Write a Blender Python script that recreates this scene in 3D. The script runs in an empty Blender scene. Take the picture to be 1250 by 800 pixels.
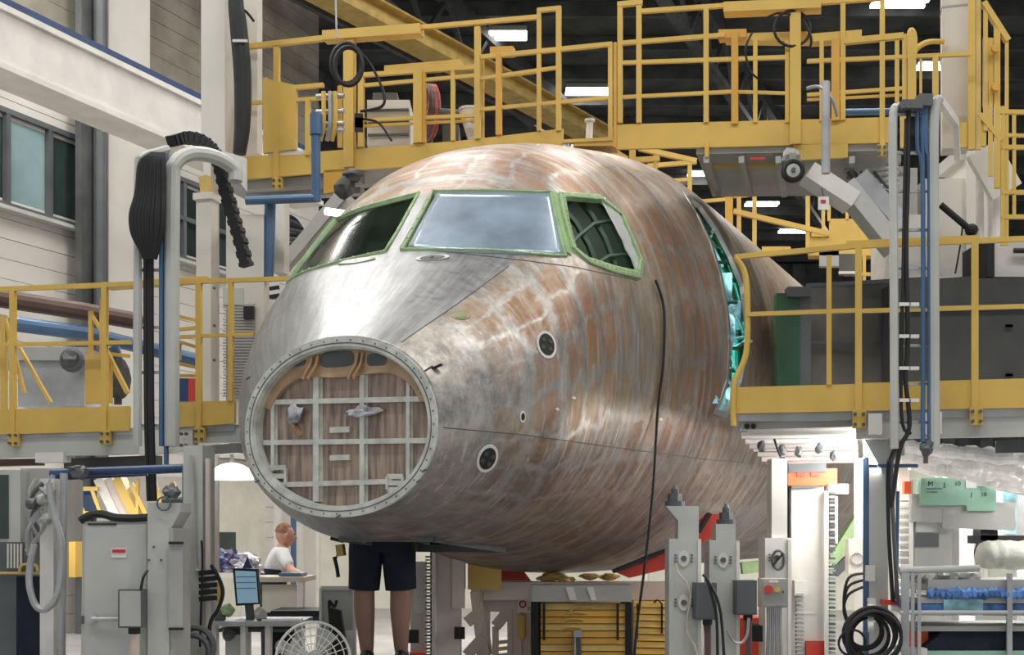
import bpy, bmesh, math, random
from mathutils import Vector, Matrix
from mathutils.bvhtree import BVHTree
random.seed(7)
SC = bpy.context.scene
COL = SC.collection
R = math.radians
# ---------------------------------------------------------------- camera
F = 1500.0; HZ = 650.0; CH = 1.4
cd = bpy.data.cameras.new('camera'); cam = bpy.data.objects.new('camera', cd); COL.objects.link(cam)
cam.location = (0, 0, CH); cam.rotation_euler = (R(90), 0, 0)
cd.sensor_width = 36; cd.lens = 36 * F / 1250; cd.shift_y = 250 / 1250; cd.clip_end = 300
SC.camera = cam
SC.view_settings.view_transform = 'Standard'; SC.view_settings.look = 'None'
SC.view_settings.gamma = 1; SC.view_settings.use_curve_mapping = False
SC.view_settings.exposure = 0.12
wd = bpy.data.worlds.new('world'); SC.world = wd; wd.use_nodes = True
wd.node_tree.nodes['Background'].inputs[0].default_value = (.93, .97, 1, 1)
wd.node_tree.nodes['Background'].inputs[1].default_value = 0.48
def area(name, loc, sx, sy, power, rot=(0, 0, 0), col=(1, .97, .92)):
    l = bpy.data.lights.new(name, 'AREA'); l.shape = 'RECTANGLE'; l.size = sx; l.size_y = sy; l.energy = power; l.color = col
    o = bpy.data.objects.new(name, l); COL.objects.link(o); o.location = loc; o.rotation_euler = rot
    return o
LK = 1.05
# rows of hall lamps above and in front of the aircraft
for (x, y, p) in ((-5.5, 4.5, 220), (-1.5, 3.0, 200), (3.0, 2.5, 240), (7.5, 3.0, 280), (1, 30, 350), (7, 31, 350), (2, 40, 400), (12, 40, 400), (-6, 10, 420), (-2, 13.5, 300), (4, 10.5, 330), (9.5, 9, 300), (-7, 15.5, 380), (2, 18, 260), (9, 17, 200)):
    area('hall_lamp', (x, y, 11.6), 3.4, .5, p * LK, (0, 0, R(-25)))
area('cabin_and_fill_lamp', tuple(Vector((-1.018, 7.2, 0)) + Vector((.4226, .9063, 0)) * 3.9 + Vector((.9063, -.4226, 0)) * .75 + Vector((0, 0, 3.7))), .5, .3, 25, (0, R(-60), R(-25)))
area('cabin_and_fill_lamp', tuple(Vector((-1.018, 7.2, 0)) + Vector((.4226, .9063, 0)) * 1.9 + Vector((0, 0, 4.0))), .4, .3, 10)  # extra light added in the cockpit to brighten the side window view
area('work_and_fill_lamp', (2.45, 8.2, 1.93), .3, .9, 25, (0, R(62), R(-25)))
area('work_and_fill_lamp', (4.3, 8.0, 1.95), 1.4, .2, 40)  # added below the walkway edge to brighten the cart and foil ducts
# lamps under the decks; the farther ones are added to brighten the background
for (x, y, z, p) in ((5.0, 9.6, 1.98, 80), (2.9, 9.3, 1.98, 50), (-3.6, 10.2, 1.9, 22), (-2.9, 15.5, 2.9, 90), (3.0, 16.5, 2.9, 150), (6.5, 15.5, 2.9, 190), (-6.2, 13, 2.9, 40), (.2, 15.5, 2.9, 90), (3.6, 9.4, 1.2, 12)):
    area('work_and_fill_lamp', (x, y, z), 1.2, .2, p)
# ---------------------------------------------------------------- helpers
def W(px, py, Y):
    return Vector(((px - 625) / F * Y, Y, CH + (HZ - py) / F * Y))
SN, CS = math.sin(R(25)), math.cos(R(25))
AX = Vector((SN, CS, 0)); LT = Vector((CS, -SN, 0)); UP = Vector((0, 0, 1))
DK = Vector((.966, -.259, 0)); DB = Vector((.259, .966, 0))     # along / behind the work docks
def line(C):                                                     # depth of a dock line at an image column
    return lambda px: C / (.966 + .259 * (px - 625) / F)
def flat(Y): return lambda px: Y
def mat(name, c, rough=.5, metal=0, var=.08, scale=3, bump=0, c2=None, thr=None, stretch=None, emit=None, trans=0, alpha=1, coat=0):
    m = bpy.data.materials.new(name); m.use_nodes = True; nt = m.node_tree; b = nt.nodes['Principled BSDF']
    b.inputs['Roughness'].default_value = rough; b.inputs['Metallic'].default_value = metal
    b.inputs['Transmission Weight'].default_value = trans; b.inputs['Alpha'].default_value = alpha; b.inputs['Coat Weight'].default_value = coat
    if emit:
        b.inputs['Emission Color'].default_value = (*c, 1); b.inputs['Emission Strength'].default_value = emit
        b.inputs['Base Color'].default_value = (*c, 1); return m
    tc = nt.nodes.new('ShaderNodeTexCoord'); mp = nt.nodes.new('ShaderNodeMapping'); n = nt.nodes.new('ShaderNodeTexNoise')
    nt.links.new(tc.outputs['Object'], mp.inputs[0]); nt.links.new(mp.outputs[0], n.inputs['Vector'])
    if stretch: mp.inputs['Scale'].default_value = stretch
    n.inputs['Scale'].default_value = scale; n.inputs['Detail'].default_value = 5
    cr = nt.nodes.new('ShaderNodeValToRGB')
    d = c2 if c2 else tuple(max(0, v * (1 - var * 2.2)) for v in c)
    e = c if c2 else tuple(min(1, v * (1 + var)) for v in c)
    cr.color_ramp.elements[0].color = (*d, 1); cr.color_ramp.elements[1].color = (*e, 1)
    lo, hi = thr if thr else (.3, .65)
    cr.color_ramp.elements[0].position = lo; cr.color_ramp.elements[1].position = hi
    nt.links.new(n.outputs[0], cr.inputs[0]); nt.links.new(cr.outputs[0], b.inputs['Base Color'])
    if bump:
        bp = nt.nodes.new('ShaderNodeBump'); bp.inputs['Strength'].default_value = bump; bp.inputs['Distance'].default_value = .02
        nt.links.new(n.outputs[0], bp.inputs['Height']); nt.links.new(bp.outputs[0], b.inputs['Normal'])
    return m
M = dict(
 yel=mat('yellow_paint', (.68, .45, .10), .42, 0, .06, 2.5), yel2=mat('old_yellow_paint', (.64, .45, .14), .5, 0, .1, 5),
 ora=mat('amber_paint', (.66, .36, .055), .5, 0, .08), orr=mat('orange_paint', (.85, .12, .03), .45, 0, .05), red=mat('red_paint', (.62, .06, .035), .45, 0, .08),
 whi=mat('white_paint', (.74, .72, .68), .55, 0, .06), wal=mat('wall_paint', (.66, .635, .585), .7, 0, .05, 1.2), wal2=mat('upper_block_wall', (.30, .27, .22), .85, 0, .12, 2, .3),
 crm=mat('cream_paint', (.66, .64, .55), .6, 0, .05), gry=mat('grey_paint', (.42, .42, .40), .5, .1, .07), lgr=mat('light_grey_paint', (.50, .51, .48), .5, .05, .06),
 pnk=mat('warm_grey_paint', (.66, .58, .53), .55, 0, .06), dgr=mat('dark_grey_paint', (.10, .11, .115), .5, 0, .1), cab=mat('cover_charcoal', (.055, .055, .052), .6, 0, .2, 1.5), cab2=mat('cover_brown_grey', (.13, .12, .105), .65, 0, .2, 1.5),
 blk=mat('black_rubber', (.012, .012, .014), .6, 0, .2), blu=mat('blue_pipe', (.075, .15, .27), .4, .2, .1), dbl=mat('deep_blue', (.022, .055, .15), .45, 0, .1, 6), nav=mat('navy_cloth', (.008, .013, .028), .9, 0, .2, 8, .2),
 alu=mat('bare_aluminium', (.60, .60, .60), .38, .75, .1, 3), stl=mat('galvanised_steel', (.47, .48, .49), .45, .55, .12, 4), foil=mat('silver_foil_wrap', (.95, .94, .94), .35, .15, .1, 4, .9),
 gre=mat('zinc_green_primer', (.28, .42, .20), .6, 0, .12, 9), dgn=mat('dark_green_paint', (.02, .075, .032), .5, 0, .15), mgn=mat('machine_green', (.30, .52, .40), .5, 0, .06), tea=mat('teal_primer', (.03, .34, .25), .5, .1, .3, 6), tl2=mat('pale_blue_film', (.35, .66, .75), .3, 0, .3, 9, .5),
 brn=mat('brown_pipe', (.13, .08, .07), .5, .2, .1), con=mat('concrete', (.33, .32, .31), .35, 0, .1, 2), drk=mat('dark_roof', (.085, .09, .09), .8, 0, .25, 1), drk2=mat('dark_steel', (.11, .115, .115), .7, .2, .2, 2),
 gls=mat('dark_glass', (.04, .06, .055), .12, 0, .2, 1), gl2=mat('pale_glass', (.26, .38, .40), .15, 0, .12, 1), skin=mat('skin', (.60, .33, .24), .6, 0, .06), skd=mat('tanned_skin', (.30, .165, .125), .6, 0, .08), har=mat('short_hair', (.32, .16, .10), .8, 0, .2, 30),
 shw=mat('white_shirt', (.72, .74, .76), .85, 0, .06, 4, .3), shg=mat('grey_shirt', (.15, .16, .18), .9, 0, .1, 4, .3), shoe=mat('black_leather', (.02, .02, .02), .5, 0, .1),
 pri=mat('ring_primer', (.60, .61, .56), .5, .1, .12, 12), tan=mat('tan_primer', (.50, .34, .20), .5, .1, .15, 8), bul=mat('brown_film_sheet', (.36, .27, .215), .38, .15, .25, 5, .12, stretch=(7, 7, .7)), gol=mat('gold_hose', (.55, .34, .18), .35, .6, .1),
 lampm=mat('lamp_tube', (1, .98, .95), emit=9), lamps=mat('lamp_glow', (1, .98, .93), emit=3), scr=mat('screen', (.25, .42, .55), emit=.3), scl=mat('screen_row', (.12, .22, .32), .5), pap=mat('paper', (.8, .8, .78), .7, 0, .02), txt=mat('dark_print', (.03, .03, .03), .6, 0, 0), rdp=mat('red_print', (.6, .03, .02), .6, 0, 0),
 cle=mat('clear_plastic', (.8, .82, .84), .25, 0, .05, 9, .3, alpha=.42), frs=mat('frosted_window_film', (.29, .37, .47), .30, .25, .16, 3, .25, coat=.4), plb=mat('crumpled_plastic', (.62, .62, .68), .2, .3, .3, 9, .9), bag=mat('purple_blue_bag', (.10, .10, .22), .3, 0, .6, 12, .9), bed=mat('pale_blue_cloth', (.10, .24, .55), .7, 0, .3, 12, .6), wra=mat('off_white_wrap', (.52, .53, .47), .6, 0, .15, 8, .7), wood=mat('bench_top', (.6, .52, .42), .6, 0, .1))
M['wdk'] = mat('cockpit_shade_pane', (.008, .014, .009), .12, 0, .5, 5); M['wdk'].node_tree.nodes['Principled BSDF'].inputs['Specular IOR Level'].default_value = .12
def link(name, bm, m, parent=None, smooth=False, world=True):
    me = bpy.data.meshes.new(name)
    if parent is None and world:
        vs = [v.co for v in bm.verts]
        c = Vector([(min(v[i] for v in vs) + max(v[i] for v in vs)) / 2 for i in range(3)]); c.z = min(v.z for v in vs)
        bmesh.ops.translate(bm, verts=bm.verts, vec=-c)
    bmesh.ops.recalc_face_normals(bm, faces=bm.faces)
    bm.to_mesh(me); bm.free()
    for k in (m if isinstance(m, (list, tuple)) else [m]): me.materials.append(M[k] if isinstance(k, str) else k)
    if smooth:
        for p in me.polygons: p.use_smooth = True
    o = bpy.data.objects.new(name, me); COL.objects.link(o)
    if parent is not None:
        o.parent = parent; b = Vector((0, 0, 0)); p = parent
        while p is not None: b += p.location; p = p.parent
        o.location = -b
    elif world: o.location = c
    return o
def thing(name, label, cat, loc=(0, 0, 0), group=None):
    o = bpy.data.objects.new(name, None); COL.objects.link(o); o.location = loc; o.empty_display_size = .1
    o['label'] = label; o['category'] = cat
    if group: o['group'] = group
    return o
def tag(o, label, cat, group=None):
    o['label'] = label; o['category'] = cat
    if group: o['group'] = group
    return o
def struct(o): o['kind'] = 'structure'; return o
def B(): return bmesh.new()
def frame(d):
    d = d.normalized()
    if abs(d.z) > .95: x = DK.copy()
    else: x = d.cross(UP).normalized()
    y = d.cross(x).normalized(); x = y.cross(d).normalized()
    return x, y, d
def bar(bm, p, q, w, h=None, bev=0):
    h = h or w; x, y, d = frame(q - p); vs = []
    for e in (p, q):
        for sx, sy in ((-1, -1), (1, -1), (1, 1), (-1, 1)): vs.append(bm.verts.new(e + x * sx * w / 2 + y * sy * h / 2))
    for f in ((3, 2, 1, 0), (4, 5, 6, 7), (0, 1, 5, 4), (1, 2, 6, 5), (2, 3, 7, 6), (3, 0, 4, 7)): bm.faces.new([vs[i] for i in f])
    return bm
def box(bm, c, sx, sy, sz, ux=Vector((1, 0, 0)), uy=Vector((0, 1, 0)), uz=UP):
    vs = [bm.verts.new(c + ux * sx / 2 * a + uy * sy / 2 * b + uz * sz / 2 * e) for e in (-1, 1) for a, b in ((-1, -1), (1, -1), (1, 1), (-1, 1))]
    for f in ((3, 2, 1, 0), (4, 5, 6, 7), (0, 1, 5, 4), (1, 2, 6, 5), (2, 3, 7, 6), (3, 0, 4, 7)): bm.faces.new([vs[i] for i in f])
    return bm
def prism(bm, pts, off):                      # polygon pts extruded by vector off
    a = [bm.verts.new(p) for p in pts]; b = [bm.verts.new(p + off) for p in pts]; n = len(pts)
    bm.faces.new(a); bm.faces.new(b[::-1])
    for i in range(n): bm.faces.new((a[i], a[(i + 1) % n], b[(i + 1) % n], b[i]))
    return bm
def pxbox(bm, x0, y0, x1, y1, Y, d, back=None):    # front face seen between two image points at depth Y, thickness d
    back = back or Vector((0, 1, 0))
    return prism(bm, [W(x0, y0, Y), W(x1, y0, Y), W(x1, y1, Y), W(x0, y1, Y)], back * d)
def spl(pts, k=6):
    out = []; n = len(pts)
    for i in range(n - 1):
        p0, p1, p2, p3 = pts[max(i - 1, 0)], pts[i], pts[i + 1], pts[min(i + 2, n - 1)]
        for j in range(k):
            t = j / k
            out.append(.5 * ((2 * p1) + (p2 - p0) * t + (2 * p0 - 5 * p1 + 4 * p2 - p3) * t * t + (3 * p1 - p0 - 3 * p2 + p3) * t ** 3))
    out.append(pts[-1]); return out
def tube(bm, pts, r, seg=8, k=5, smooth=True, closed=False):
    P = spl(pts, k) if smooth else list(pts); rings = []; x = None
    for i, p in enumerate(P):
        d = (P[min(i + 1, len(P) - 1)] - P[max(i - 1, 0)])
        if closed and i in (0, len(P) - 1): d = P[1] - P[-2]
        d.normalize()
        if x is None: x, y, _ = frame(d)
        else:
            x = (x - d * x.dot(d)).normalized(); y = d.cross(x)
        rr = r(i / (len(P) - 1)) if callable(r) else r
        rings.append([bm.verts.new(p + (x * math.cos(2 * math.pi * j / seg) + y * math.sin(2 * math.pi * j / seg)) * rr) for j in range(seg)])
    for a, b in zip(rings, rings[1:]):
        for j in range(seg): bm.faces.new((a[j], a[(j + 1) % seg], b[(j + 1) % seg], b[j]))
    if not closed: bm.faces.new(rings[0][::-1]); bm.faces.new(rings[-1])
    return bm
def cyl(bm, p, q, r, seg=12, r2=None): return tube(bm, [p, q], (lambda t: r + ((r2 if r2 is not None else r) - r) * t), seg, smooth=False)
def torus(bm, c, n, r, t, seg=24, sx=1, sy=1, ux=None):
    n = n.normalized(); ux = (ux or n.orthogonal()).normalized(); uy = n.cross(ux)
    pts = [c + ux * math.cos(2 * math.pi * i / seg) * r * sx + uy * math.sin(2 * math.pi * i / seg) * r * sy for i in range(seg + 1)]
    return tube(bm, pts, t, 6, smooth=False, closed=True)
def disc(bm, c, n, rx, ry, th, seg=20, ux=None):
    n = n.normalized(); ux = (ux or n.orthogonal()).normalized(); uy = n.cross(ux)
    pts = [c + ux * math.cos(2 * math.pi * i / seg) * rx + uy * math.sin(2 * math.pi * i / seg) * ry for i in range(seg)]
    return prism(bm, pts, n * th)
def blob(bm, c, rx, ry, rz, jit=0, sub=2):
    r = bmesh.ops.create_icosphere(bm, subdivisions=sub, radius=1)
    for v in r['verts']:
        k = 1 + random.uniform(-jit, jit); v.co = Vector((c[0] + v.co.x * rx * k, c[1] + v.co.y * ry * k, c[2] + v.co.z * rz * k))
    return bm
def text(s, loc, size, m, parent, ux=Vector((1, 0, 0)), depth=.001, name='lettering'):
    cu = bpy.data.curves.new(name, 'FONT'); cu.body = s; cu.size = size; cu.extrude = depth; cu.align_x = 'CENTER'; cu.align_y = 'CENTER'
    o = bpy.data.objects.new(name, cu); COL.objects.link(o); cu.materials.append(M[m])
    ux = ux.normalized(); nn = ux.cross(UP)
    mw = Matrix((ux, UP, nn)).transposed().to_4x4(); mw.translation = loc
    if parent is not None:
        o.parent = parent; mw.translation = loc - parent.location
    o.matrix_basis = mw; bpy.context.view_layer.update()
    me = bpy.data.meshes.new_from_object(o.evaluated_get(bpy.context.evaluated_depsgraph_get())); q = bpy.data.objects.new(name, me); COL.objects.link(q)
    q.parent = parent; q.matrix_basis = mw; bpy.data.objects.remove(o); bpy.data.curves.remove(cu); q.name = name
    return q
def px1(w, Y): return w * Y / F

# ---------------------------------------------------------------- setting
bm = B(); box(bm, Vector((4, 22, -.1)), 60, 64, .2); struct(link('floor', bm, 'con'))
bm = B(); box(bm, Vector((4, 27, 12.35)), 60, 54, .1); ceil = struct(link('ceiling', bm, 'drk'))
for i in range(26):
    y = 6 + i * 1.75; bm = B(); box(bm, Vector((4, y, 12.14)), 59, .12, .3); link('purlin', bm, 'drk2', ceil)
for i in range(9):
    x = -14 + i * 5; p = Vector((x, 6, 11.9)); q = p + Vector((17, 40, 0))
    bm = B(); bar(bm, p, q, .18, .3); bar(bm, p - UP * 1.1, q - UP * 1.1, .18, .14)
    n = 22
    for k in range(n):
        a = p.lerp(q, k / n); b = p.lerp(q, (k + .5) / n) - UP * 1.1; c = p.lerp(q, (k + 1) / n); bar(bm, a, b, .08); bar(bm, b, c, .08)
    link('roof_truss', bm, 'drk2', ceil)
bm = B(); box(bm, Vector((8, 49.5, 6.1)), 62, .2, 12.2); far = struct(link('wall_back', bm, 'drk'))
for i in range(40):
    bm = B(); box(bm, Vector((-20 + i * 1.5, 49.3, 6.1)), .5, .2, 12.1); link('siding_rib', bm, 'drk2', far)
# left wall, parallel to the aircraft
WP = Vector((-6.67, 16, 0))
def wt(px): return (14.13 / (.466 - (px - 625) / F) - 16) / .906
def WL(t, z, out=0): return WP + AX * t + LT * out + UP * z
def wz(px, py): return CH + (HZ - py) / F * (16 + .906 * wt(px))
tend = wt(388)
wl = struct(link('wall_left', prism(B(), [WL(-9, 0, -.3), WL(tend, 0, -.3), WL(tend, 12.3, -.3), WL(-9, 12.3, -.3)], LT * .29), 'wal'))
tp1, tp2 = wt(106), wt(160)
def board(t0, t1, z0, z1, m='wal', out=.02, name='cladding_board'):
    return link(name, prism(B(), [WL(t0, z0, -.1), WL(t1, z0, -.1), WL(t1, z1, -.1), WL(t0, z1, -.1)], LT * (.1 + out)), m, wl)
zwb, zwt = 5.67, 6.9
tw1, tw2, tw3 = wt(210), wt(283), tend
td0, td1 = wt(336), wt(363)
h = .262
for i in range(46):
    z0 = i * h + .004; z1 = (i + 1) * h - .004
    m = 'wal' if z1 < 8.1 else 'wal2'; o = .012 + random.uniform(-.003, .003)
    segs = [(-8.9, -1.6), (-1.6, tp1)] if not (zwb - .05 < z0 and z1 < zwt + .12) else [(-8.9, -1.6)]
    for a, b in segs: board(a, b, z0, z1, m, o)
    if zwb - .05 < z0 and z1 < zwt + .12: segs2 = [(tp2, tw1), (tw2, tend)]
    elif z1 < 2.72: segs2 = [(tp2, wt(262)), (wt(323), td0)]
    else: segs2 = [(tp2, wt(250)), (wt(250), tend)]
    for a, b in segs2: board(a, b, z0, z1, m, o)
# pilaster, down pipe column
struct(link('trim_1', prism(B(), [WL(tp1 + .05, 0, 0), WL(tp2, 0, 0), WL(tp2, 12, 0), WL(tp1 + .05, 12, 0)], LT * .35), 'wal'))
c = thing('steel_column', 'dark steel column with drain pipe standing against the left wall', 'column', WL(tp1, 0, .2))
for a, w_ in ((-.3, .1), (-.02, .16)): bm = B(); bar(bm, WL(tp1 + a, 0, .25), WL(tp1 + a, 12, .25), w_, .3); link('column_flange', bm, 'drk2', c)
bm = B(); cyl(bm, WL(tp1 - .17, 0, .4), WL(tp1 - .17, 12, .4), .08); link('drain_pipe', bm, 'dgr', c)
def window(name, t0, t1, z0, z1, splits, mats, trans=None):
    w = thing(name, name, 'window', WL(t0, z0)); del w['label']; del w['category']; w['kind'] = 'structure'
    bm = B()
    for z in ([z0, z1] + ([trans] if trans else [])): bar(bm, WL(t0, z, .04), WL(t1, z, .04), .08, .07)
    for t in [t0, t1] + splits: bar(bm, WL(t, z0, .04), WL(t, z1, .04), .07, .08)
    link('window_frame', bm, 'dgr', w)
    bm = B(); bar(bm, WL(t0 - .1, z0 - .06, .08), WL(t1 + .1, z0 - .06, .08), .2, .05); link('window_sill', bm, 'lgr', w)
    tt = [t0] + splits + [t1]
    for i in range(len(tt) - 1):
        for za, zb in ([(z0, trans), (trans, z1)] if trans else [(z0, z1)]):
            link('pane', prism(B(), [WL(tt[i], za, -.02), WL(tt[i + 1], za, -.02), WL(tt[i + 1], zb, -.02), WL(tt[i], zb, -.02)], LT * .02), mats[i], w)
window('window_1', wt(-60), wt(104), zwb, zwt, [wt(5), wt(57)], ['gls', 'gl2', 'gls'])
window('window_2', tw1, tw2, zwb, zwt, [wt(221), wt(245)], ['gls', 'gls', 'gls'], 6.3)
# recess with small dark window, low on the wall
r_ = thing('wall_cupboard', 'cream recessed cupboard with a dark square window, low on the left wall', 'cupboard', WL(wt(262), 0))
link('cupboard_body', prism(B(), [WL(wt(263), 0, -.07), WL(wt(322), 0, -.07), WL(wt(322), 2.6, -.07), WL(wt(263), 2.6, -.07)], LT * .1), 'crm', r_)
link('dark_pane', prism(B(), [WL(wt(263), 1.08, .04), WL(wt(284), 1.08, .04), WL(wt(284), 1.4, .04), WL(wt(263), 1.4, .04)], LT * .02), 'gls', r_)
bm = B(); bar(bm, WL(wt(263), 2.66, .1), WL(wt(322), 2.66, .1), .25, .1); link('lintel', bm, 'whi', r_)
d_ = struct(link('door_1', prism(B(), [WL(td0, 0, -.07), WL(td1, 0, -.07), WL(td1, 3.4, -.07), WL(td0, 3.4, -.07)], LT * .03), 'dgr'))
link('blue_door_leaf', prism(B(), [WL(wt(355), 0, -.03), WL(td1, 0, -.03), WL(td1, 2.6, -.03), WL(wt(355), 2.6, -.03)], LT * .04), 'blu', d_)
bm = B()
for t in (td0, td1): bar(bm, WL(t, 0, .05), WL(t, 3.4, .05), .1, .1)
bar(bm, WL(td0, 3.4, .05), WL(td1, 3.4, .05), .1, .1); link('door_frame', bm, 'whi', d_)
# low partition beyond the aircraft
e0 = WL(tend, 0); 
par = struct(link('wall_partition', prism(B(), [e0, e0 + Vector((24, -1.5, 0)), e0 + Vector((24, -1.5, 2.9)), e0 + UP * 2.9], Vector((0, .2, 0))), 'crm'))
for i in range(16):
    p = e0 + Vector((1.5 * i, -.094 * i, 0)); bm = B(); bar(bm, p + Vector((0, -.03, 0)), p + Vector((0, -.03, 2.9)), .06, .05); link('panel_joint', bm, 'whi', par)
# runway beam for the crane, with blue conductor rail
def BM(t, z, out): return WL(t, z, out)
rb = thing('crane_runway_beam', 'long white crane runway beam with blue conductor rails along the left wall', 'beam', BM(0, 6, 3.2))
def bq(px, py, out):     # z on the beam plane
    u = (px - 625) / F; C0 = WP + LT * out
    t = (u * C0.y - C0.x) / (AX.x - u * AX.y); return t, CH + (HZ - py) / F * (C0.y + AX.y * t)
tb0, ztop = bq(0, 12, 3.0); _, zbot = bq(0, 84, 3.0)
tbe = bq(392, 0, 3.0)[0]
o_ = 3.0
link('beam_web', prism(B(), [BM(-14, zbot + .05, o_), BM(tbe, zbot + .05, o_), BM(tbe, ztop, o_), BM(-14, ztop, o_)], -LT * .12), 'whi', rb)
for z in (zbot, ztop): link('beam_flange', prism(B(), [BM(-14, z, o_ + .04), BM(tbe, z, o_ + .04), BM(tbe, z, o_ - .45), BM(-14, z, o_ - .45)], UP * .06), 'whi', rb)
for k in range(3):
    bm = B(); z = ztop + .10 + .07 * k; bar(bm, BM(-14, z, o_ - .12 * k), BM(tbe, z, o_ - .12 * k), .05, .06); link('conductor_rail', bm, 'dbl', rb)
# bridge crane girder in the roof
g = thing('crane_girder', 'yellow overhead crane girder crossing the dark roof', 'girder', W(560, 85, 22))
p, q = W(350, -28, 19.2), W(748, 182, 27)
bm = B(); bar(bm, p, q, .5, .12); bar(bm, p + Vector((.0, 0, .3)), q + Vector((0, 0, .3)), .5, .04); bar(bm, p + Vector((.05, 0, .15)), q + Vector((.05, 0, .15)), .06, .34); link('girder_box', bm, 'yel2', g)
bm = B(); bar(bm, p + Vector((-.7, 0, .1)), q + Vector((-.7, 0, .1)), .1, .12); link('festoon_rail', bm, 'drk2', g)
# roof lamps
for (px, py, Y, w_, lb) in ((614, 45, 26, 58, 'roof lamp seen above the gate post of the left upper dock'), (717, 113, 30, 53, 'roof lamp just left of the gap between the upper docks'), (1098, 5, 24.6, 66, 'roof lamp at the top edge beside the white column'), (1137, 82, 28, 36, 'roof lamp seen partly behind the white column'), (930, 250, 40, 40, 'far roof lamp above the sloping stair rail'), (968, 283, 43, 34, 'farthest roof lamp, below the sloping stair rail'), (855, 213, 37, 30, 'far roof lamp half hidden behind the upper dock underside')):
    c = W(px, py, Y); t = thing('ceiling_light', 'long lit white fluorescent ' + lb, 'light', c, 'fluorescent lamps in the roof'); L = px1(w_, Y)
    bm = B(); box(bm, c + UP * .1, L, .45, .1); link('lamp_housing', bm, 'lgr', t)
    for s in (-.13, .13): bm = B(); box(bm, c + Vector((0, s, .02)), L, .1, .06); link('lamp_tube', bm, 'lampm', t)
    bm = B()
    for s in (-.4, .4): bar(bm, c + Vector((s * L, 0, .12)), Vector((c.x + s * L, c.y, 12.3)), .02)
    link('hanger_rod', bm, 'drk2', t)
# ---------------------------------------------------------------- aircraft
OX = Vector((-1.018, 7.2, 0))
K = [[0.0, 0.66, 2.54, 1.49, 2.01, 2.1], [0.15, 0.797, 2.691, 1.45, 2.074, 2.158], [0.4, 1.025, 2.943, 1.383, 2.18, 2.256], [0.75, 1.198, 3.311, 1.31, 2.297, 2.393], [1.1, 1.245, 3.7, 1.30, 2.413, 2.394], [1.5, 1.308, 4.049, 1.27, 2.541, 2.298], [2.0, 1.399, 4.236, 1.19, 2.584, 2.177], [2.6, 1.497, 4.396, 1.093, 2.634, 2.122], [3.5, 1.644, 4.537, 1.06, 2.72, 2.192], [5.0, 1.649, 4.547, 1.06, 2.73, 2.192], [12.0, 1.649, 4.547, 1.06, 2.73, 2.192]]
def slopes(j):
    n = len(K); d = [(K[i + 1][j] - K[i][j]) / (K[i + 1][0] - K[i][0]) for i in range(n - 1)]; m = [d[0]] + [0] * (n - 2) + [d[-1]]
    for i in range(1, n - 1): m[i] = 0 if d[i - 1] * d[i] <= 0 else 2 * d[i - 1] * d[i] / (d[i - 1] + d[i])
    return m
SL = {j: slopes(j) for j in range(1, 6)}
def sec(s):
    s = max(0, min(11.99, s)); i = 0
    while K[i + 1][0] < s: i += 1
    h = K[i + 1][0] - K[i][0]; t = (s - K[i][0]) / h; o = []
    for j in range(1, 6):
        m = SL[j]; o.append((2 * t**3 - 3 * t * t + 1) * K[i][j] + (t**3 - 2 * t * t + t) * h * m[i] + (-2 * t**3 + 3 * t * t) * K[i + 1][j] + (t**3 - t * t) * h * m[i + 1])
    return o
def pt(sc, ph, s, off=0):
    w, zt, zb, zm, n = sc; c, d = math.cos(ph), math.sin(ph); e = 2 / n
    la = (w + off) * math.copysign(abs(c) ** e, c)
    z = zm + ((zt - zm) if d > 0 else (zm - zb)) * math.copysign(abs(d) ** e, d) + off * d
    return OX + AX * s + LT * la + UP * z
def FP(s, ph, off=0): return pt(sec(s), ph, s, off)
def inv(P):
    d = P - OX; d.z = 0; s = d.dot(AX); la = d.dot(LT); w, zt, zb, zm, n = sec(s); z = P.z - zm
    zz = z / ((zt - zm) if z > 0 else (zm - zb)); xx = la / w
    return s, math.atan2(math.copysign(abs(zz) ** (n / 2), zz), math.copysign(abs(xx) ** (n / 2), xx))
# station list: fine forward, coarse aft
SS = [0]
while SS[-1] < 5.4: SS.append(SS[-1] + .016)
while SS[-1] < 11.8: SS.append(SS[-1] + .1)
NP = 480
bm = B(); grid = []
for s in SS:
    sc = sec(s); grid.append([bm.verts.new(pt(sc, -math.pi + 2 * math.pi * j / NP, s)) for j in range(NP)])
for i in range(len(SS) - 1):
    for j in range(NP): bm.faces.new((grid[i][j], grid[i][(j + 1) % NP], grid[i + 1][(j + 1) % NP], grid[i + 1][j]))
bmesh.ops.recalc_face_normals(bm, faces=bm.faces)
bm.normal_update(); BV = BVHTree.FromBMesh(bm)
CAM = Vector((0, 0, CH))
def hit(px, py):
    d = Vector(((px - 625) / F, 1, (HZ - py) / F)).normalized(); L, n, i, di = BV.ray_cast(CAM, d)
    return L, (n if n is None or n.dot(d) < 0 else -n)
def poly(pts, k=6):          # outline points of the image carried on to the skin as (s, phi), subdivided
    out = []
    for i in range(len(pts)):
        a, b = pts[i], pts[(i + 1) % len(pts)]
        for j in range(k):
            x = a[0] + (b[0] - a[0]) * j / k; y = a[1] + (b[1] - a[1]) * j / k; L, n = hit(x, y)
            if L: out.append(inv(L))
    return out
def inside(s, p, Q):
    c = False; j = len(Q) - 1
    for i in range(len(Q)):
        if (Q[i][1] > p) != (Q[j][1] > p) and s < (Q[j][0] - Q[i][0]) * (p - Q[i][1]) / (Q[j][1] - Q[i][1]) + Q[i][0]: c = not c
        j = i
    return c
mir = lambda Q: [(s, math.pi - p) for s, p in Q][::-1]
WC = poly([(528.5, 234), (600, 233), (672, 235), (690, 313), (600, 306), (490.5, 305)])          # front windshield
WSd = poly([(686, 238), (733, 241), (760, 262), (783, 318), (780, 336), (750, 329), (719, 318), (701, 303), (692, 270)])   # side window
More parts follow.
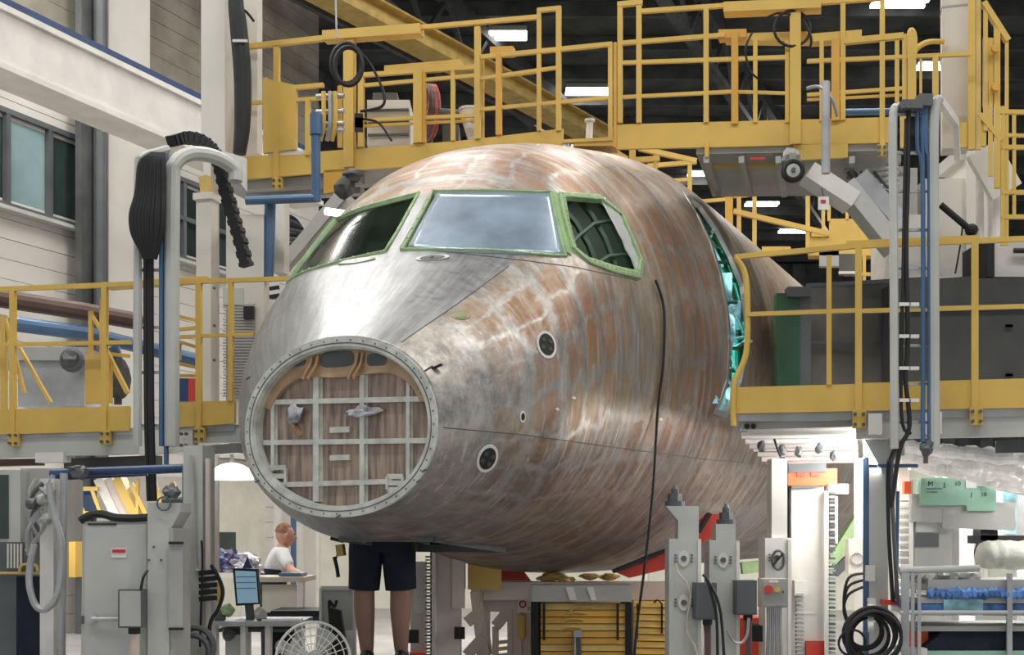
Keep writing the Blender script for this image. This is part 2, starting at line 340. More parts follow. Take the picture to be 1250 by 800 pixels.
DR = poly([(836, 236), (852, 262), (868, 296), (880, 335), (889, 385), (891, 425), (888, 465), (880, 490), (872, 503), (886, 507), (897, 490), (905, 470), (914, 430), (915, 400), (908, 350), (893, 312), (876, 280), (856, 252)], 5)
HOLES = [WC, mir(WC), WSd, mir(WSd), DR]
bay = (.55, 1.55, .34)       # nose wheel bay in the belly
bbs = [(min(q[0] for q in Q), max(q[0] for q in Q), min(q[1] for q in Q), max(q[1] for q in Q)) for Q in HOLES]
kill = []
for i in range(len(SS) - 1):
    s = (SS[i] + SS[i + 1]) / 2
    for j in range(NP):
        ph = -math.pi + 2 * math.pi * (j + .5) / NP; dead = False
        for Q, bb in zip(HOLES, bbs):
            off = 2 * math.pi if (ph < 0 and bb[3] > math.pi) else 0
            if bb[0] < s < bb[1] and bb[2] < ph + off < bb[3] and inside(s, ph + off, Q): dead = True; break
        if not dead and bay[0] < s < bay[1] and -2.2 < ph < -.9 and abs((grid[i][j].co - OX).dot(LT)) < bay[2]: dead = True
        if dead: kill.append(i * NP + j)
bm.faces.ensure_lookup_table()
# sheet-metal coordinates: u = station, v = angle
uvl = bm.loops.layers.uv.new('sheet')
for i in range(len(SS) - 1):
    for j in range(NP):
        f = bm.faces[i * NP + j]
        for lp in f.loops:
            co = lp.vert.co; lp[uvl].uv = (0, 0)
for i in range(len(SS)):
    for j in range(NP):
        for lp in grid[i][j].link_loops:
            jj = j
            if j == 0 and lp.face.index % NP == NP - 1: jj = NP
            lp[uvl].uv = (SS[i], -math.pi + 2 * math.pi * jj / NP)
bmesh.ops.delete(bm, geom=[bm.faces[i] for i in kill], context='FACES')
# skin material
m = bpy.data.materials.new('aircraft_skin'); m.use_nodes = True; nt = m.node_tree; b = nt.nodes['Principled BSDF']; L_ = nt.links.new
def N(t, **k):
    n = nt.nodes.new(t)
    for a, v in k.items(): setattr(n, a, v)
    return n
uv = N('ShaderNodeUVMap'); uv.uv_map = 'sheet'; sx = N('ShaderNodeSeparateXYZ'); L_(uv.outputs[0], sx.inputs[0])
def math_(op, a, b_=None, c=None):
    n = N('ShaderNodeMath', operation=op)
    for i, v in enumerate((a, b_, c)):
        if v is None: continue
        if isinstance(v, (int, float)): n.inputs[i].default_value = v
        else: L_(v, n.inputs[i])
    return n.outputs[0]
def noise(sc, detail=3, rough=.5, src=None, scale=1):
    mp = N('ShaderNodeMapping'); mp.inputs['Scale'].default_value = sc; L_(src or uv.outputs[0], mp.inputs[0])
    n = N('ShaderNodeTexNoise'); n.inputs['Scale'].default_value = scale; n.inputs['Detail'].default_value = detail; n.inputs['Roughness'].default_value = rough; L_(mp.outputs[0], n.inputs['Vector']); return n.outputs[0]
def ramp(v, lo, hi, a=0, c=1):
    n = N('ShaderNodeMapRange'); n.clamp = True; L_(v, n.inputs[0]); n.inputs[1].default_value = lo; n.inputs[2].default_value = hi; n.inputs[3].default_value = a; n.inputs[4].default_value = c; return n.outputs[0]
def mix(f, a, c):
    n = N('ShaderNodeMix', data_type='RGBA')
    if isinstance(f, (int, float)): n.inputs[0].default_value = f
    else: L_(f, n.inputs[0])
    for i, v in ((6, a), (7, c)):
        if isinstance(v, tuple): n.inputs[i].default_value = (*v, 1)
        else: L_(v, n.inputs[i])
    return n.outputs[2]
S_, V_ = sx.outputs[0], sx.outputs[1]
# primer cells between frames (along s) and stringers (around), edges wobbling
wob = noise((3, 5, 1), 5, .65)
su = math_('ADD', S_, math_('MULTIPLY', math_('SUBTRACT', wob, .5), .16))
vu = math_('ADD', V_, math_('MULTIPLY', math_('SUBTRACT', noise((4, 3, 3), 4, .65), .5), .30))
fs = math_('ABSOLUTE', math_('SUBTRACT', math_('FRACT', math_('MULTIPLY', su, 4.6)), .5))
fv = math_('ABSOLUTE', math_('SUBTRACT', math_('FRACT', math_('MULTIPLY', vu, 4.2)), .5))
cell = math_('MULTIPLY', ramp(fs, .47, .30), ramp(fv, .48, .36))
crownm = ramp(V_, .95, 1.25)                                 # the crown has larger sheets
fs2 = math_('ABSOLUTE', math_('SUBTRACT', math_('FRACT', math_('MULTIPLY', su, 1.7)), .5))
cell2 = math_('MULTIPLY', ramp(fs2, .47, .42), ramp(fv, .47, .42))
cell = math_('ADD', math_('MULTIPLY', cell, math_('SUBTRACT', 1, crownm)), math_('MULTIPLY', cell2, crownm))
patch = ramp(noise((1.5, 1.6, 1), 6, .68), .38, .52)
streak = ramp(noise((22, 1.3, 1), 5, .65), .46, .66)          # sanding runs around the body
fine = noise((60, 4, 1), 3, .7)
blot = ramp(noise((7, 6, 2), 5, .65), .42, .56)
aft = ramp(math_('ADD', S_, math_('MULTIPLY', math_('SUBTRACT', noise((2, 2.5, 1), 4), .5), .9)), 1.0, 2.0)
bare = ramp(math_('ADD', S_, math_('MULTIPLY', math_('SUBTRACT', wob, .5), .3)), .45, .12)
vs = math_('ADD', V_, math_('MULTIPLY', ramp(V_, -1.55, -1.65), 6.0))
top = math_('MULTIPLY', ramp(S_, 1.12, 1.0), ramp(math_('ADD', vs, math_('MULTIPLY', S_, .18)), .985, 1.0))
low = ramp(V_, -.10, -.40)                                  # dark reflection of the floor painted into the lower sides
cov = math_('MAXIMUM', math_('MULTIPLY', cell, math_('MAXIMUM', patch, math_('MULTIPLY', blot, .7))), math_('MULTIPLY', math_('MULTIPLY', aft, .62), math_('MAXIMUM', blot, .45)))
msk = math_('MULTIPLY', cov, math_('SUBTRACT', 1, math_('MULTIPLY', streak, .62)))
msk = math_('MULTIPLY', msk, math_('SUBTRACT', 1, math_('MULTIPLY', bare, .85)))
msk = math_('MULTIPLY', msk, math_('SUBTRACT', 1, top))
hue = noise((.9, 1.1, 1), 2)
brown = mix(ramp(hue, .42, .58), (.29, .145, .08), (.29, .19, .085))
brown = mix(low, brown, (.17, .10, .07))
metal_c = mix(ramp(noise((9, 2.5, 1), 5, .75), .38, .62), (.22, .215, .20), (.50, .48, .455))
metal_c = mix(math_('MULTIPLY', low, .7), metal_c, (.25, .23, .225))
metal_c = mix(top, metal_c, mix(ramp(noise((3, 14, 1), 5, .7), .35, .65), (.22, .225, .23), (.36, .365, .37)))
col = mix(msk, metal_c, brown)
haze = math_('MULTIPLY', ramp(noise((3, 3, 1), 6, .7), .50, .62), .27)
col = mix(math_('MULTIPLY', haze, math_('SUBTRACT', 1, top)), col, (.58, .50, .42))
white = math_('MULTIPLY', math_('MULTIPLY', ramp(fine, .54, .66), streak), math_('ADD', math_('MULTIPLY', low, .25), .5))
col = mix(math_('MULTIPLY', white, math_('SUBTRACT', 1, top)), col, (.74, .70, .65))
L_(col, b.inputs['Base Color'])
L_(ramp(msk, 0, 1, .68, .30), b.inputs['Metallic'])
L_(math_('ADD', ramp(noise((40, 8, 1), 3), .3, .7, .34, .48), math_('MULTIPLY', msk, .10)), b.inputs['Roughness'])
bp = N('ShaderNodeBump'); bp.inputs['Strength'].default_value = .25; bp.inputs['Distance'].default_value = .004
L_(math_('ADD', noise((2.2, 3, 1), 3), math_('MULTIPLY', cell, .25)), bp.inputs['Height']); L_(bp.outputs[0], b.inputs['Normal'])
M['sheet'] = m
ac = thing('aircraft', 'unpainted aircraft nose and forward fuselage in bare metal with brown patches', 'aircraft', (OX.x, OX.y, 0))
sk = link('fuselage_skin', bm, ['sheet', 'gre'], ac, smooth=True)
sol = sk.modifiers.new('thickness', 'SOLIDIFY'); sol.thickness = .02; sol.offset = 0; sol.material_offset = 1; sol.material_offset_rim = 1
sol.offset = -1
for p in sk.data.polygons: pass
def strip(Q, wd, name, m, lift=.012, parent=ac, closed=True, shift=0, h=.03):       # flat frame bar following the skin
    P3 = []; n = len(Q)
    for i, (s, p) in enumerate(Q): P3.append(FP(s, p, 0))
    bm = B(); rows = []
    for i in range(n):
        a = P3[i - 1] if (closed or i > 0) else P3[i]; c = P3[(i + 1) % n] if (closed or i < n - 1) else P3[i]
        s, p = Q[i]; nn = (FP(s, p, .05) - FP(s, p, 0)).normalized(); t = (c - a).normalized(); sd = nn.cross(t).normalized()
        o = P3[i] + sd * shift
        rows.append([bm.verts.new(o + sd * (wd / 2) * k + nn * l) for k, l in ((-1, -h), (-1, lift * .6), (-.6, lift), (.6, lift), (1, lift * .6), (1, -h))])
    for i in range(n if closed else n - 1):
        a, c = rows[i], rows[(i + 1) % n]
        for k in range(5): bm.faces.new((a[k], a[k + 1], c[k + 1], c[k]))
    if not closed: bm.faces.new(rows[0]); bm.faces.new(rows[-1][::-1])
    return link(name, bm, m, parent)
for Q in (WC, mir(WC)): strip(Q, .024, 'windshield_frame', 'gre')
for Q in (WSd, mir(WSd)): strip(Q, .055, 'side_window_frame', 'gre')
strip(DR, .05, 'door_frame', 'sheet', .006)
post = [inv(hit(680 + 17 * k / 8, 237 + 75 * k / 8)[0]) for k in range(9)]
for Q in (post, mir(post)): strip(Q, .085, 'corner_post', 'gre', .004, closed=False)
# rivets around the windshield frames
for Q in (WC, WSd, mir(WC)):
    bm = B()
    for k in range(0, len(Q), 1):
        s, p = Q[k]; P = FP(s, p, .013); n = (FP(s, p, .05) - FP(s, p)).normalized(); disc(bm, P, n, .006, .006, .003, 6)
    o = link('rivet_row', bm, 'alu', ac); o['kind'] = 'stuff'
def patchmesh(c4, nx, ny, off, name, m, thick=.008, wave=0):   # pane spanned between four image points (TL, TR, BR, BL), lying on the skin
    bm = B(); g = []
    for j in range(ny + 1):
        row = []
        for i in range(nx + 1):
            u, v = i / nx, j / ny
            x = (c4[0][0] * (1 - u) + c4[1][0] * u) * (1 - v) + (c4[3][0] * (1 - u) + c4[2][0] * u) * v
            y = (c4[0][1] * (1 - u) + c4[1][1] * u) * (1 - v) + (c4[3][1] * (1 - u) + c4[2][1] * u) * v
            L, n = hit(x, y); s, p = inv(L); row.append(bm.verts.new(FP(s, p, off + random.uniform(-wave, wave))))
        g.append(row)
    for j in range(ny):
        for i in range(nx): bm.faces.new((g[j][i], g[j][i + 1], g[j + 1][i + 1], g[j + 1][i]))
    o = link(name, bm, m, ac, smooth=True); s = o.modifiers.new('thickness', 'SOLIDIFY'); s.thickness = thick; return o
o = patchmesh([(535, 233), (674, 235), (691, 313), (496, 305)], 18, 10, -.006, 'windshield_pane', 'frs'); o['label'] = 'windshield pane covered with frosted film'
o = patchmesh([(733, 242), (756, 256), (784, 318), (780, 335)], 5, 9, -.004, 'window_film', 'cle', .003, .006); o['label'] = 'crumpled clear film in the side window'
def thinpane(Q, name, m, off=-.01):
    bm = B(); cs = sum(q[0] for q in Q) / len(Q); cp = sum(q[1] for q in Q) / len(Q); rows = []
    for k in range(6):
        f_ = 1 - k / 5; rows.append([bm.verts.new(FP(cs + (a - cs) * f_, cp + (c - cp) * f_, off)) for a, c in Q] if k < 5 else [bm.verts.new(FP(cs, cp, off))])
    for A, C in zip(rows, rows[1:]):
        for i in range(len(Q)):
            if len(C) > 1: bm.faces.new((A[i], A[(i + 1) % len(Q)], C[(i + 1) % len(Q)], C[i]))
            else: bm.faces.new((A[i], A[(i + 1) % len(Q)], C[0]))
    return link(name, bm, m, ac, smooth=True)
thinpane(mir(WC), 'windshield_pane', 'wdk')['label'] = 'windshield pane coloured black for the dark cockpit behind it'  # opaque black pane stands for the unlit cockpit interior
# green ribs inside cockpit and cabin
bm = B()
for s in [.9 + .22 * k for k in range(13)]:
    tube(bm, [FP(s, -.5 + (math.pi + 1) * k / 28, -.09) for k in range(29)], .022, 5, smooth=False)
for ph in [.05 + .19 * k for k in range(16)]:
    tube(bm, [FP(.85 + 2.8 * k / 14, ph, -.06) for k in range(15)], .014, 5, smooth=False)
o = link('cockpit_rib', bm, 'dgn', ac); o['kind'] = 'stuff'
bm = B(); prism(bm, [OX + AX * .8 + LT * -.9 + UP * 2.42, OX + AX * 3.4 + LT * -1.3 + UP * 2.42, OX + AX * 3.4 + LT * 1.3 + UP * 2.42, OX + AX * .8 + LT * .9 + UP * 2.42], UP * .05); link('cockpit_floor', bm, 'dgn', ac)
bm = B(); prism(bm, [OX + AX * 2.7 + LT * x + UP * z for x, z in ((-1.3, 2.3), (1.3, 2.3), (1.25, 3.5), (.8, 4.1), (-.8, 4.1), (-1.25, 3.5))], AX * .04); link('cockpit_bulkhead', bm, 'dgn', ac)
# doorway inner structure: teal ribs, blue film
bm = B()
for s in [3.0 + .2 * k for k in range(12)]:
    tube(bm, [FP(s, -.75 + 2.2 * k / 24, -.16) for k in range(25)], .03, 5, smooth=False)
for k in range(16): 
    ph = -.7 + .135 * k; tube(bm, [FP(3.0 + 2.2 * j / 8, ph, -.12) for j in range(9)], .02, 5, smooth=False)
link('door_surround_rib', bm, 'tea', ac)['kind'] = 'stuff'
bm = B(); g = []
for i in range(15):
    g.append([bm.verts.new(FP(2.7 + 2.6 * i / 14, -.85 + 2.3 * j / 44, -.46 - random.uniform(0, .05))) for j in range(45)])
for i in range(14):
    for j in range(44): bm.faces.new((g[i][j], g[i + 1][j], g[i + 1][j + 1], g[i][j + 1]))
mm = M['tl2']; link('door_lining', bm, 'tea', ac)
for ph in (.1, .5): area('cabin_and_fill_lamp', tuple(FP(2.78, ph, -.25)), .25, .5, 14, (R(90), 0, R(-25)), (.9, 1, 1))
bm = B()
for k in range(60):
    L, n = hit(*random.choice([(897, 440), (893, 470), (885, 500), (899, 415), (903, 375), (900, 400), (898, 430), (893, 455), (888, 480), (884, 495), (870, 285), (896, 345), (898, 365)]))
    s, p = inv(L); a = FP(s + random.uniform(-.25, .25), p + random.uniform(-.08, .08), -.10); c = a + Vector((random.uniform(-.1, .1), random.uniform(-.1, .1), random.uniform(-.25, .25)))
    bar(bm, a, c, .09, .012)
o = link('loose_blue_film', bm, 'tl2', ac); o['kind'] = 'stuff'
# seams
def onskin(pts, off=.002): 
    out = []
    for i in range(len(pts) - 1):
        for j in range(8):
            x = pts[i][0] + (pts[i + 1][0] - pts[i][0]) * j / 8; y = pts[i][1] + (pts[i + 1][1] - pts[i][1]) * j / 8; L, n = hit(x, y)
            if L: out.append(L + n * off)
    return out
for pts in ([(541, 522), (640, 531), (740, 545), (870, 562), (930, 566)], [(621, 325), (560, 370), (510, 404), (487, 420)], [(497, 304), (560, 309), (640, 318), (700, 326), (790, 345)]):
    bm = B(); tube(bm, onskin(pts, 0), .0035, 4, smooth=False); link('seam', bm, 'dgr', ac)
# ports
def port(px, py, rx, ry, name='port', rim=.28, inner='blk', outer='whi', ang=0):
    L, n = hit(px, py); ux = (UP - n * UP.dot(n)).normalized(); ux = (Matrix.Rotation(R(ang), 3, n) @ ux)
    view = (CAM - L).normalized(); Y = L.y; h_ = ry * Y / F; k = max(.35, abs(n.dot(Vector((view.x, view.y, 0)).normalized())))
    w_ = rx * Y / F / k
    bm = B(); disc(bm, L - n * .004, n, h_ * (1 + rim), w_ * (1 + rim), .008, 24, ux); o = link(name + '_rim', bm, outer, ac)
    bm = B(); disc(bm, L + n * .003, n, h_, w_, .004, 24, ux); i = link(name + '_opening', bm, inner, ac)
    if rx > 8:
        bm = B()
        for a in range(4):
            d = ux * math.cos(a * 1.57 + .6) + n.cross(ux) * math.sin(a * 1.57 + .6); disc(bm, L + n * .006 + d * h_ * .5, n, h_ * .2, h_ * .2, .004, 10)
        link('port_fitting', bm, 'cab', ac)
port(667, 421, 9, 14); port(595, 560, 9, 14, ang=-12); port(638, 509, 2.2, 4.5, rim=.6); port(563, 386, 6, 4, rim=.5, outer='tan', inner='gre'); port(528, 315, 11, 4, inner='dgr', outer='alu', rim=.4); port(435, 319, 13, 4, inner='alu', outer='gre', rim=.25)
for px, py in ((700, 486), (680, 500), (806, 512)): port(px, py, 2, 1.5, 'stud', rim=.1, outer='whi', inner='whi')
# ---- open nose bulkhead
def PL(px, py, s0):          # image point -> (lateral, z) on the plane of station s0
    d = Vector(((px - 625) / F, 1, (HZ - py) / F)); o = OX + AX * s0; t = (o.x * AX.x + o.y * AX.y) / (d.x * AX.x + d.y * AX.y); P = CAM + d * t
    return (P - o).dot(LT), P.z
def PP(la, z, s): return OX + AX * s + LT * la + UP * z
def sel(s0, k, off, nn=96):
    w, zt, zb, zm, n = sec(0); out = []
    for i in range(nn):
        ph = 2 * math.pi * i / nn; c, d = math.cos(ph), math.sin(ph); e = 2 / n
        out.append(PP((w - k) * math.copysign(abs(c) ** e, c), zm + ((zt - zm if d > 0 else zm - zb) - k) * math.copysign(abs(d) ** e, d), s0))
    return out
def ring(name, k0, k1, s0, s1, m):
    bm = B(); A = [[bm.verts.new(p) for p in sel(s, k, 0)] for s, k in ((s0, k0), (s0, k1), (s1, k1), (s1, k0))]
    for q in range(4):
        a, c = A[q], A[(q + 1) % 4]
        for i in range(96): bm.faces.new((a[i], a[(i + 1) % 96], c[(i + 1) % 96], c[i]))
    return link(name, bm, m, ac)
ring('nose_ring', -.004, .052, -.012, .03, 'pri'); ring('seal_groove', .030, .036, -.014, .0, 'dgr'); ring('inner_flange', .052, .064, .002, .08, 'pri')
link('nose_bulkhead', prism(B(), sel(.085, .05, 0), AX * .02), 'bul', ac)['label'] = 'recessed bulkhead covered with brown film'
bm = B()
for i, p in enumerate(sel(-.013, .016, 0, 96)):
    if i % 2 == 0: disc(bm, p, -AX, .005, .005, .003, 6)
link('ring_bolts', bm, 'dgr', ac)['kind'] = 'stuff'
for px, py in ((303, 462), (526, 449), (521, 452), (314, 588), (413, 631), (511, 588), (518, 575)):
    la, z = PL(px, py, -.02); bm = B(); bar(bm, PP(la - .012, z - .006, -.022), PP(la + .014, z + .008, -.022), .012, .008); link('clip', bm, 'dgr', ac)
bm = B(); L, n = hit(533, 451); bar(bm, L + n * .01 - LT * .03, L + n * .02 + LT * .03 + UP * .015, .02, .01); link('tape_tag', bm, 'blk', ac)
def inellipse(la, z, k=.066):
    w, zt, zb, zm, n = sec(0); return abs(la / (w - k)) ** n + abs((z - zm) / ((zt - zm if z > zm else zm - zb) - k)) ** n <= 1
def stiff(x0, y0, x1, y1, w_, nm='stiffener', m='pri'):
    s0 = .07; a, c = PL(x0, y0, s0), PL(x1, y1, s0); pts = [(a[0] + (c[0] - a[0]) * i / 60, a[1] + (c[1] - a[1]) * i / 60) for i in range(61)]
    ok = [p for p in pts if inellipse(*p)]
    if len(ok) < 2: return
    bm = B(); P, Q_ = PP(*ok[0], .068), PP(*ok[-1], .068); bar(bm, P, Q_, w_, .03); bar(bm, P + AX * .012, Q_ + AX * .012, w_ * 1.9, .008); link(nm, bm, m, ac)
for x, w_ in ((334, .022), (387, .034), (443, .028), (499, .022)): stiff(x, 440, x, 625, w_)
for y0, y1, w_ in ((492, 487, .026), (541, 538, .024), (592, 588, .02)): stiff(305 if y0 < 570 else 350, y0, 535 if y0 < 570 else 480, y1, w_)
# tan arch with three openings at the top
w, zt, zb, zm, n = sec(0); bm = B(); up_, lo_ = [], []
for i in range(41):
    ph = math.pi * (.10 + .80 * i / 40); c, d = math.cos(ph), math.sin(ph); e = 2 / n
    up_.append((c and (w - .055) * math.copysign(abs(c) ** e, c), zm + (zt - zm - .055) * abs(d) ** e))
    k = .055 + .10 * abs(math.sin(ph)) ** 6; lo_.append(((w - .07 - .045) * math.copysign(abs(c) ** e, c), zm + (zt - zm - .07 - k) * abs(d) ** e))
for i in range(40):
    prism(bm, [PP(*up_[i], .05), PP(*up_[i + 1], .05), PP(*lo_[i + 1], .05), PP(*lo_[i], .05)], AX * .035)
link('arch_plate', bm, 'tan', ac)
for x0, y0, x1, y1 in ((350, 434, 373, 447), (391, 430, 432, 447), (448, 432, 472, 446)):
    a, c = PL(x0, y0, .048), PL(x1, y1, .048); cx, cz = (a[0] + c[0]) / 2, (a[1] + c[1]) / 2; rx, rz = abs(c[0] - a[0]) / 2, abs(a[1] - c[1]) / 2
    pts = [PP(cx + rx * math.copysign(abs(math.cos(t)) ** .5, math.cos(t)), cz + rz * math.copysign(abs(math.sin(t)) ** .5, math.sin(t)), .047) for t in [2 * math.pi * i / 20 for i in range(20)]]
    link('arch_opening', prism(B(), pts, AX * .004), 'dgr', ac)
for x0, x1 in ((382, 375), (389, 381), (437, 430), (443, 437)):
    bm = B(); pts = [PP(*PL(x, y, .06), sd) for x, y, sd in ((x0 + 2, 431, .045), (x0 + 1, 445, .03), (x0 - 2, 453, .02), (x1, 464, .015))]; tube(bm, pts, .011, 6); link('fluid_line', bm, 'gol', ac)
for x, y in ((416, 525), (416, 559)):
    a, c = PL(x - 12, y - 3, .08), PL(x + 12, y + 3, .08); link('label_plate', prism(B(), [PP(a[0], a[1], .066), PP(c[0], a[1], .066), PP(c[0], c[1], .066), PP(a[0], c[1], .066)], AX * .02), 'pri', ac)
for x0, y0, x1, y1 in ((329, 571, 349, 592), (473, 582, 492, 598)):   # corner boxes
    bm = B()
    for a, c in (((x0, y0), (x1, y0)), ((x1, y0), (x1, y1)), ((x1, y1), (x0, y1)), ((x0, y1), (x0, y0)), ((x0, (y0 + y1) / 2), (x1, (y0 + y1) / 2))): bar(bm, PP(*PL(*a, .06), .06), PP(*PL(*c, .06), .06), .014, .03)
    link('corner_bracket', bm, 'pri', ac)
for x, y, sx_, sy_ in ((360, 505, .05, .055), (446, 502, .085, .03), (430, 505, .03, .02)):   # tied film lumps
    la, z = PL(x, y, .045); bm = B(); blob(bm, (0, 0, 0), sx_, .03, sy_, .45, 2); bmesh.ops.rotate(bm, verts=bm.verts, matrix=Matrix.Rotation(R(-25), 3, 'Z')); bmesh.ops.translate(bm, verts=bm.verts, vec=PP(la, z, .045)); link('film_knot', bm, 'plb', ac)
la, z = PL(365, 520, .08); bm = B(); tube(bm, [PP(*PL(358, 508, .09), .08), PP(*PL(362, 522, .09), .07), PP(*PL(368, 532, .09), .09)], .018, 6); link('tan_sleeve', bm, 'gol', ac)
bm = B(); bar(bm, PP(*PL(500, 504, .1), .1), PP(*PL(527, 528, .1), .1), .015, .01); link('diagonal_rod', bm, 'whi', ac)
# rim of nose wheel bay
bm = B(); pr = []
for s, la in ((.55, -.34), (.55, .34), (1.55, .34), (1.55, -.34)):
    w, zt, zb, zm, n = sec(s); pr.append(PP(la, zb + .02, s))
for i in range(4): bar(bm, pr[i], pr[(i + 1) % 4], .03, .05)
link('wheel_bay_rim', bm, 'dgr', ac)
# loose black cable over the side of the nose
L0, n0 = hit(797, 343); L1, n1 = hit(806, 370); L2, n2 = hit(808, 400); L3, n3 = hit(806, 450)
ym = min(L3.y, L2.y) - .02
pts = [L0 + n0 * .02, L1 + n1 * .02, L2 + n2 * .02, L3 + n3 * .02, W(803, 500, ym), W(797, 600, ym), W(786, 700, ym), W(778, 760, ym), W(772, 830, ym)]
bm = B(); tube(bm, pts, .009, 6); tag(link('air_hose', bm, 'blk'), 'thin black hose hanging down from the cockpit side window over the fuselage side', 'hose')
# ---------------------------------------------------------------- work docks
def build(th, Yf, items, m='yel'):
    for it in items:
        k, a = it[0], it[1:]
        mm = m; off = 0; nm = None
        if isinstance(a[-1], dict): mm = a[-1].get('m', m); off = a[-1].get('o', 0); nm = a[-1].get('n'); a = a[:-1]
        bm = B()
        if k == 'p':            # post x, y0, y1, w
            x, y0, y1, w_ = a; Y = Yf(x) + off; p, q = W(x, y0, Y), W(x, y1, Y); ww = px1(w_, Y); bar(bm, p, q, ww, ww * .8); nm = nm or 'post'
        elif k == 'r':          # rail x0,y0,x1,y1,w
            x0, y0, x1, y1, w_ = a; p, q = W(x0, y0, Yf(x0) + off), W(x1, y1, Yf(x1) + off); ww = px1(w_, p.y); bar(bm, p, q, ww, ww); nm = nm or 'rail'
        elif k == 'b':          # plate x0,yt0,yb0,x1,yt1,yb1,depth
            x0, t0, b0, x1, t1, b1, d = a; Y0, Y1 = Yf(x0) + off, Yf(x1) + off
            prism(bm, [W(x0, t0, Y0), W(x1, t1, Y1), W(x1, b1, Y1), W(x0, b0, Y0)], DB * d); nm = nm or 'kick_plate'
        elif k == 'f':          # foot bracket x,y0,y1,w
            x, y0, y1, w_ = a; Y = Yf(x) + off - .02; prism(bm, [W(x - w_ / 2, y0, Y), W(x + w_ / 2, y0, Y), W(x + w_ / 2, y1, Y), W(x - w_ / 2, y1, Y)], DB * .03); nm = nm or 'foot_bracket'
            o = link(nm, bm, mm, th); bm = B()
            for sx_ in (-.3, .3):
                for sy_ in (.25, .8): disc(bm, W(x + sx_ * w_, y0 + (y1 - y0) * sy_, Y - .005), -DB, .012, .012, .015, 6)
            link('bolts', bm, 'dgr', o)['kind'] = 'stuff'; continue
        link(nm, bm, mm, th)
def deck(th, Yf, x0, y0, x1, y1, back, t=.06, m='gry', nm='deck', dirv=None):
    dirv = dirv or DB
    p, q = W(x0, y0, Yf(x0) + .03), W(x1, y1, Yf(x1) + .03)
    link(nm, prism(B(), [p, q, q + dirv * back, p + dirv * back], UP * -t), m, th)
# upper dock, left of the gap
UL = line(9.8)
t = thing('work_dock', 'yellow upper work dock with wall panel and coiled cable, left of the roof gap', 'work dock', W(470, 190, 10.2))
build(t, UL, [('b', 262, 194, 222, 432, 182, 208, .03), ('b', 432, 182, 208, 560, 172, 199, .03), ('b', 560, 172, 199, 687, 157, 180, .03),
 ('r', 250, 63, 395, 47, 6), ('b', 393, 37, 48, 512, 28, 40, .12, dict(n='cable_channel', o=-.06)), ('r', 510, 34, 657, 21, 5), ('p', 251, 62, 192, 6), ('p', 338, 58, 222, 7), ('p', 583, 33, 170, 7),
 ('p', 658, 13, 160, 5), ('p', 682, 10, 160, 6), ('r', 656, 13, 685, 10, 5), ('r', 250, 130, 420, 118, 4), ('p', 427, 44, 205, 13, dict(n='main_post')), ('p', 511, 86, 175, 11, dict(n='main_post')), ('p', 517, 88, 175, 6, dict(m='ora')),
 ('b', 469, 80, 88, 562, 72, 80, .1, dict(n='cable_channel', o=.05)), ('r', 440, 92, 583, 82, 5), ('r', 438, 105, 583, 92, 4), ('r', 440, 147, 583, 141, 4), ('r', 440, 154, 583, 147, 3, dict(o=.1)), ('p', 441, 88, 180, 7), ('p', 553, 82, 172, 5), ('p', 376, 120, 190, 6), ('p', 415, 105, 180, 5, dict(o=.15)),
 ('p', 589, 70, 172, 4, dict(o=.1)), ('r', 587, 70, 747, 54, 5), ('r', 587, 96, 685, 82, 4), ('r', 583, 134, 747, 119, 4), ('r', 583, 97, 656, 88, 3), ('p', 609, 66, 165, 7, dict(m='ora')), ('b', 598, 57, 67, 626, 56, 66, .08, dict(n='gate_latch', m='ora')),
 ('p', 745, 52, 172, 5), ('r', 686, 173, 748, 170, 4), ('b', 700, 172, 178, 750, 169, 178, .2), ('b', 321, 95, 187, 361, 104, 182, .04, dict(n='yellow_panel', o=-.02)), ('r', 361, 107, 395, 104, 5), ('p', 325, 95, 187, 4),
 ('b', 327, 185, 190, 382, 183, 188, .05, dict(m='whi', n='white_ledge')), ('p', 338, 220, 231, 8), ('f', 338, 217, 230, 12), ('b', 395, 208, 236, 425, 206, 232, .03, dict(n='hanger_plate', m='ora'))])
deck(t, UL, 262, 219, 687, 173, .6, .03)
build(t, UL, [('b', 300, 222, 232, 440, 209, 222, .1, dict(m='gry', n='edge_beam', o=.1)), ('b', 300, 236, 243, 440, 228, 236, .1, dict(m='stl', n='edge_beam', o=.25))])
# bottom struts of that dock
for x0, y0, x1, y1 in ((338, 335, 418, 240), (380, 300, 430, 242)):
    bm = B(); bar(bm, W(x0, y0, 10.6), W(x1, y1, 10.6), .16 if x0 == 338 else .07, .1); link('diagonal_strut', bm, 'lgr', t)
bm = B(); c = W(423, 78, 9.86); torus(bm, c, Vector((.1, 1, 0)), .12, .022, 24, 1, 1.35, Vector((1, 0, 0))); torus(bm, c + Vector((.02, -.03, -.03)), Vector((.1, 1, 0)), .11, .02, 24, 1, 1.4, Vector((1, 0, 0)))
tube(bm, [W(433, 56, 9.9), W(452, 78, 9.88), W(468, 112, 9.86), W(466, 130, 9.86), W(440, 136, 9.9)], .012, 6); tag(link('coiled_cable', bm, 'blk'), 'black cable coil hooked over the main post of the left upper dock', 'cable')
bm = B(); tube(bm, [W(440, 145, 9.95), W(462, 150, 9.93), W(478, 172, 9.9)], .01, 6); tag(link('short_cable', bm, 'blk'), 'short black cable curving down beside the post with four clamps', 'cable')
t2 = thing('conduit_stack', 'row of grey pipe fittings and clamps left of the coiled cable post', 'pipes', W(412, 150, 9.8))
for y in (118, 137, 152, 160): bm = B(); cyl(bm, W(386, y, 9.86), W(420, y - 1, 9.82), .02); link('horizontal_pipe', bm, 'stl', t2)
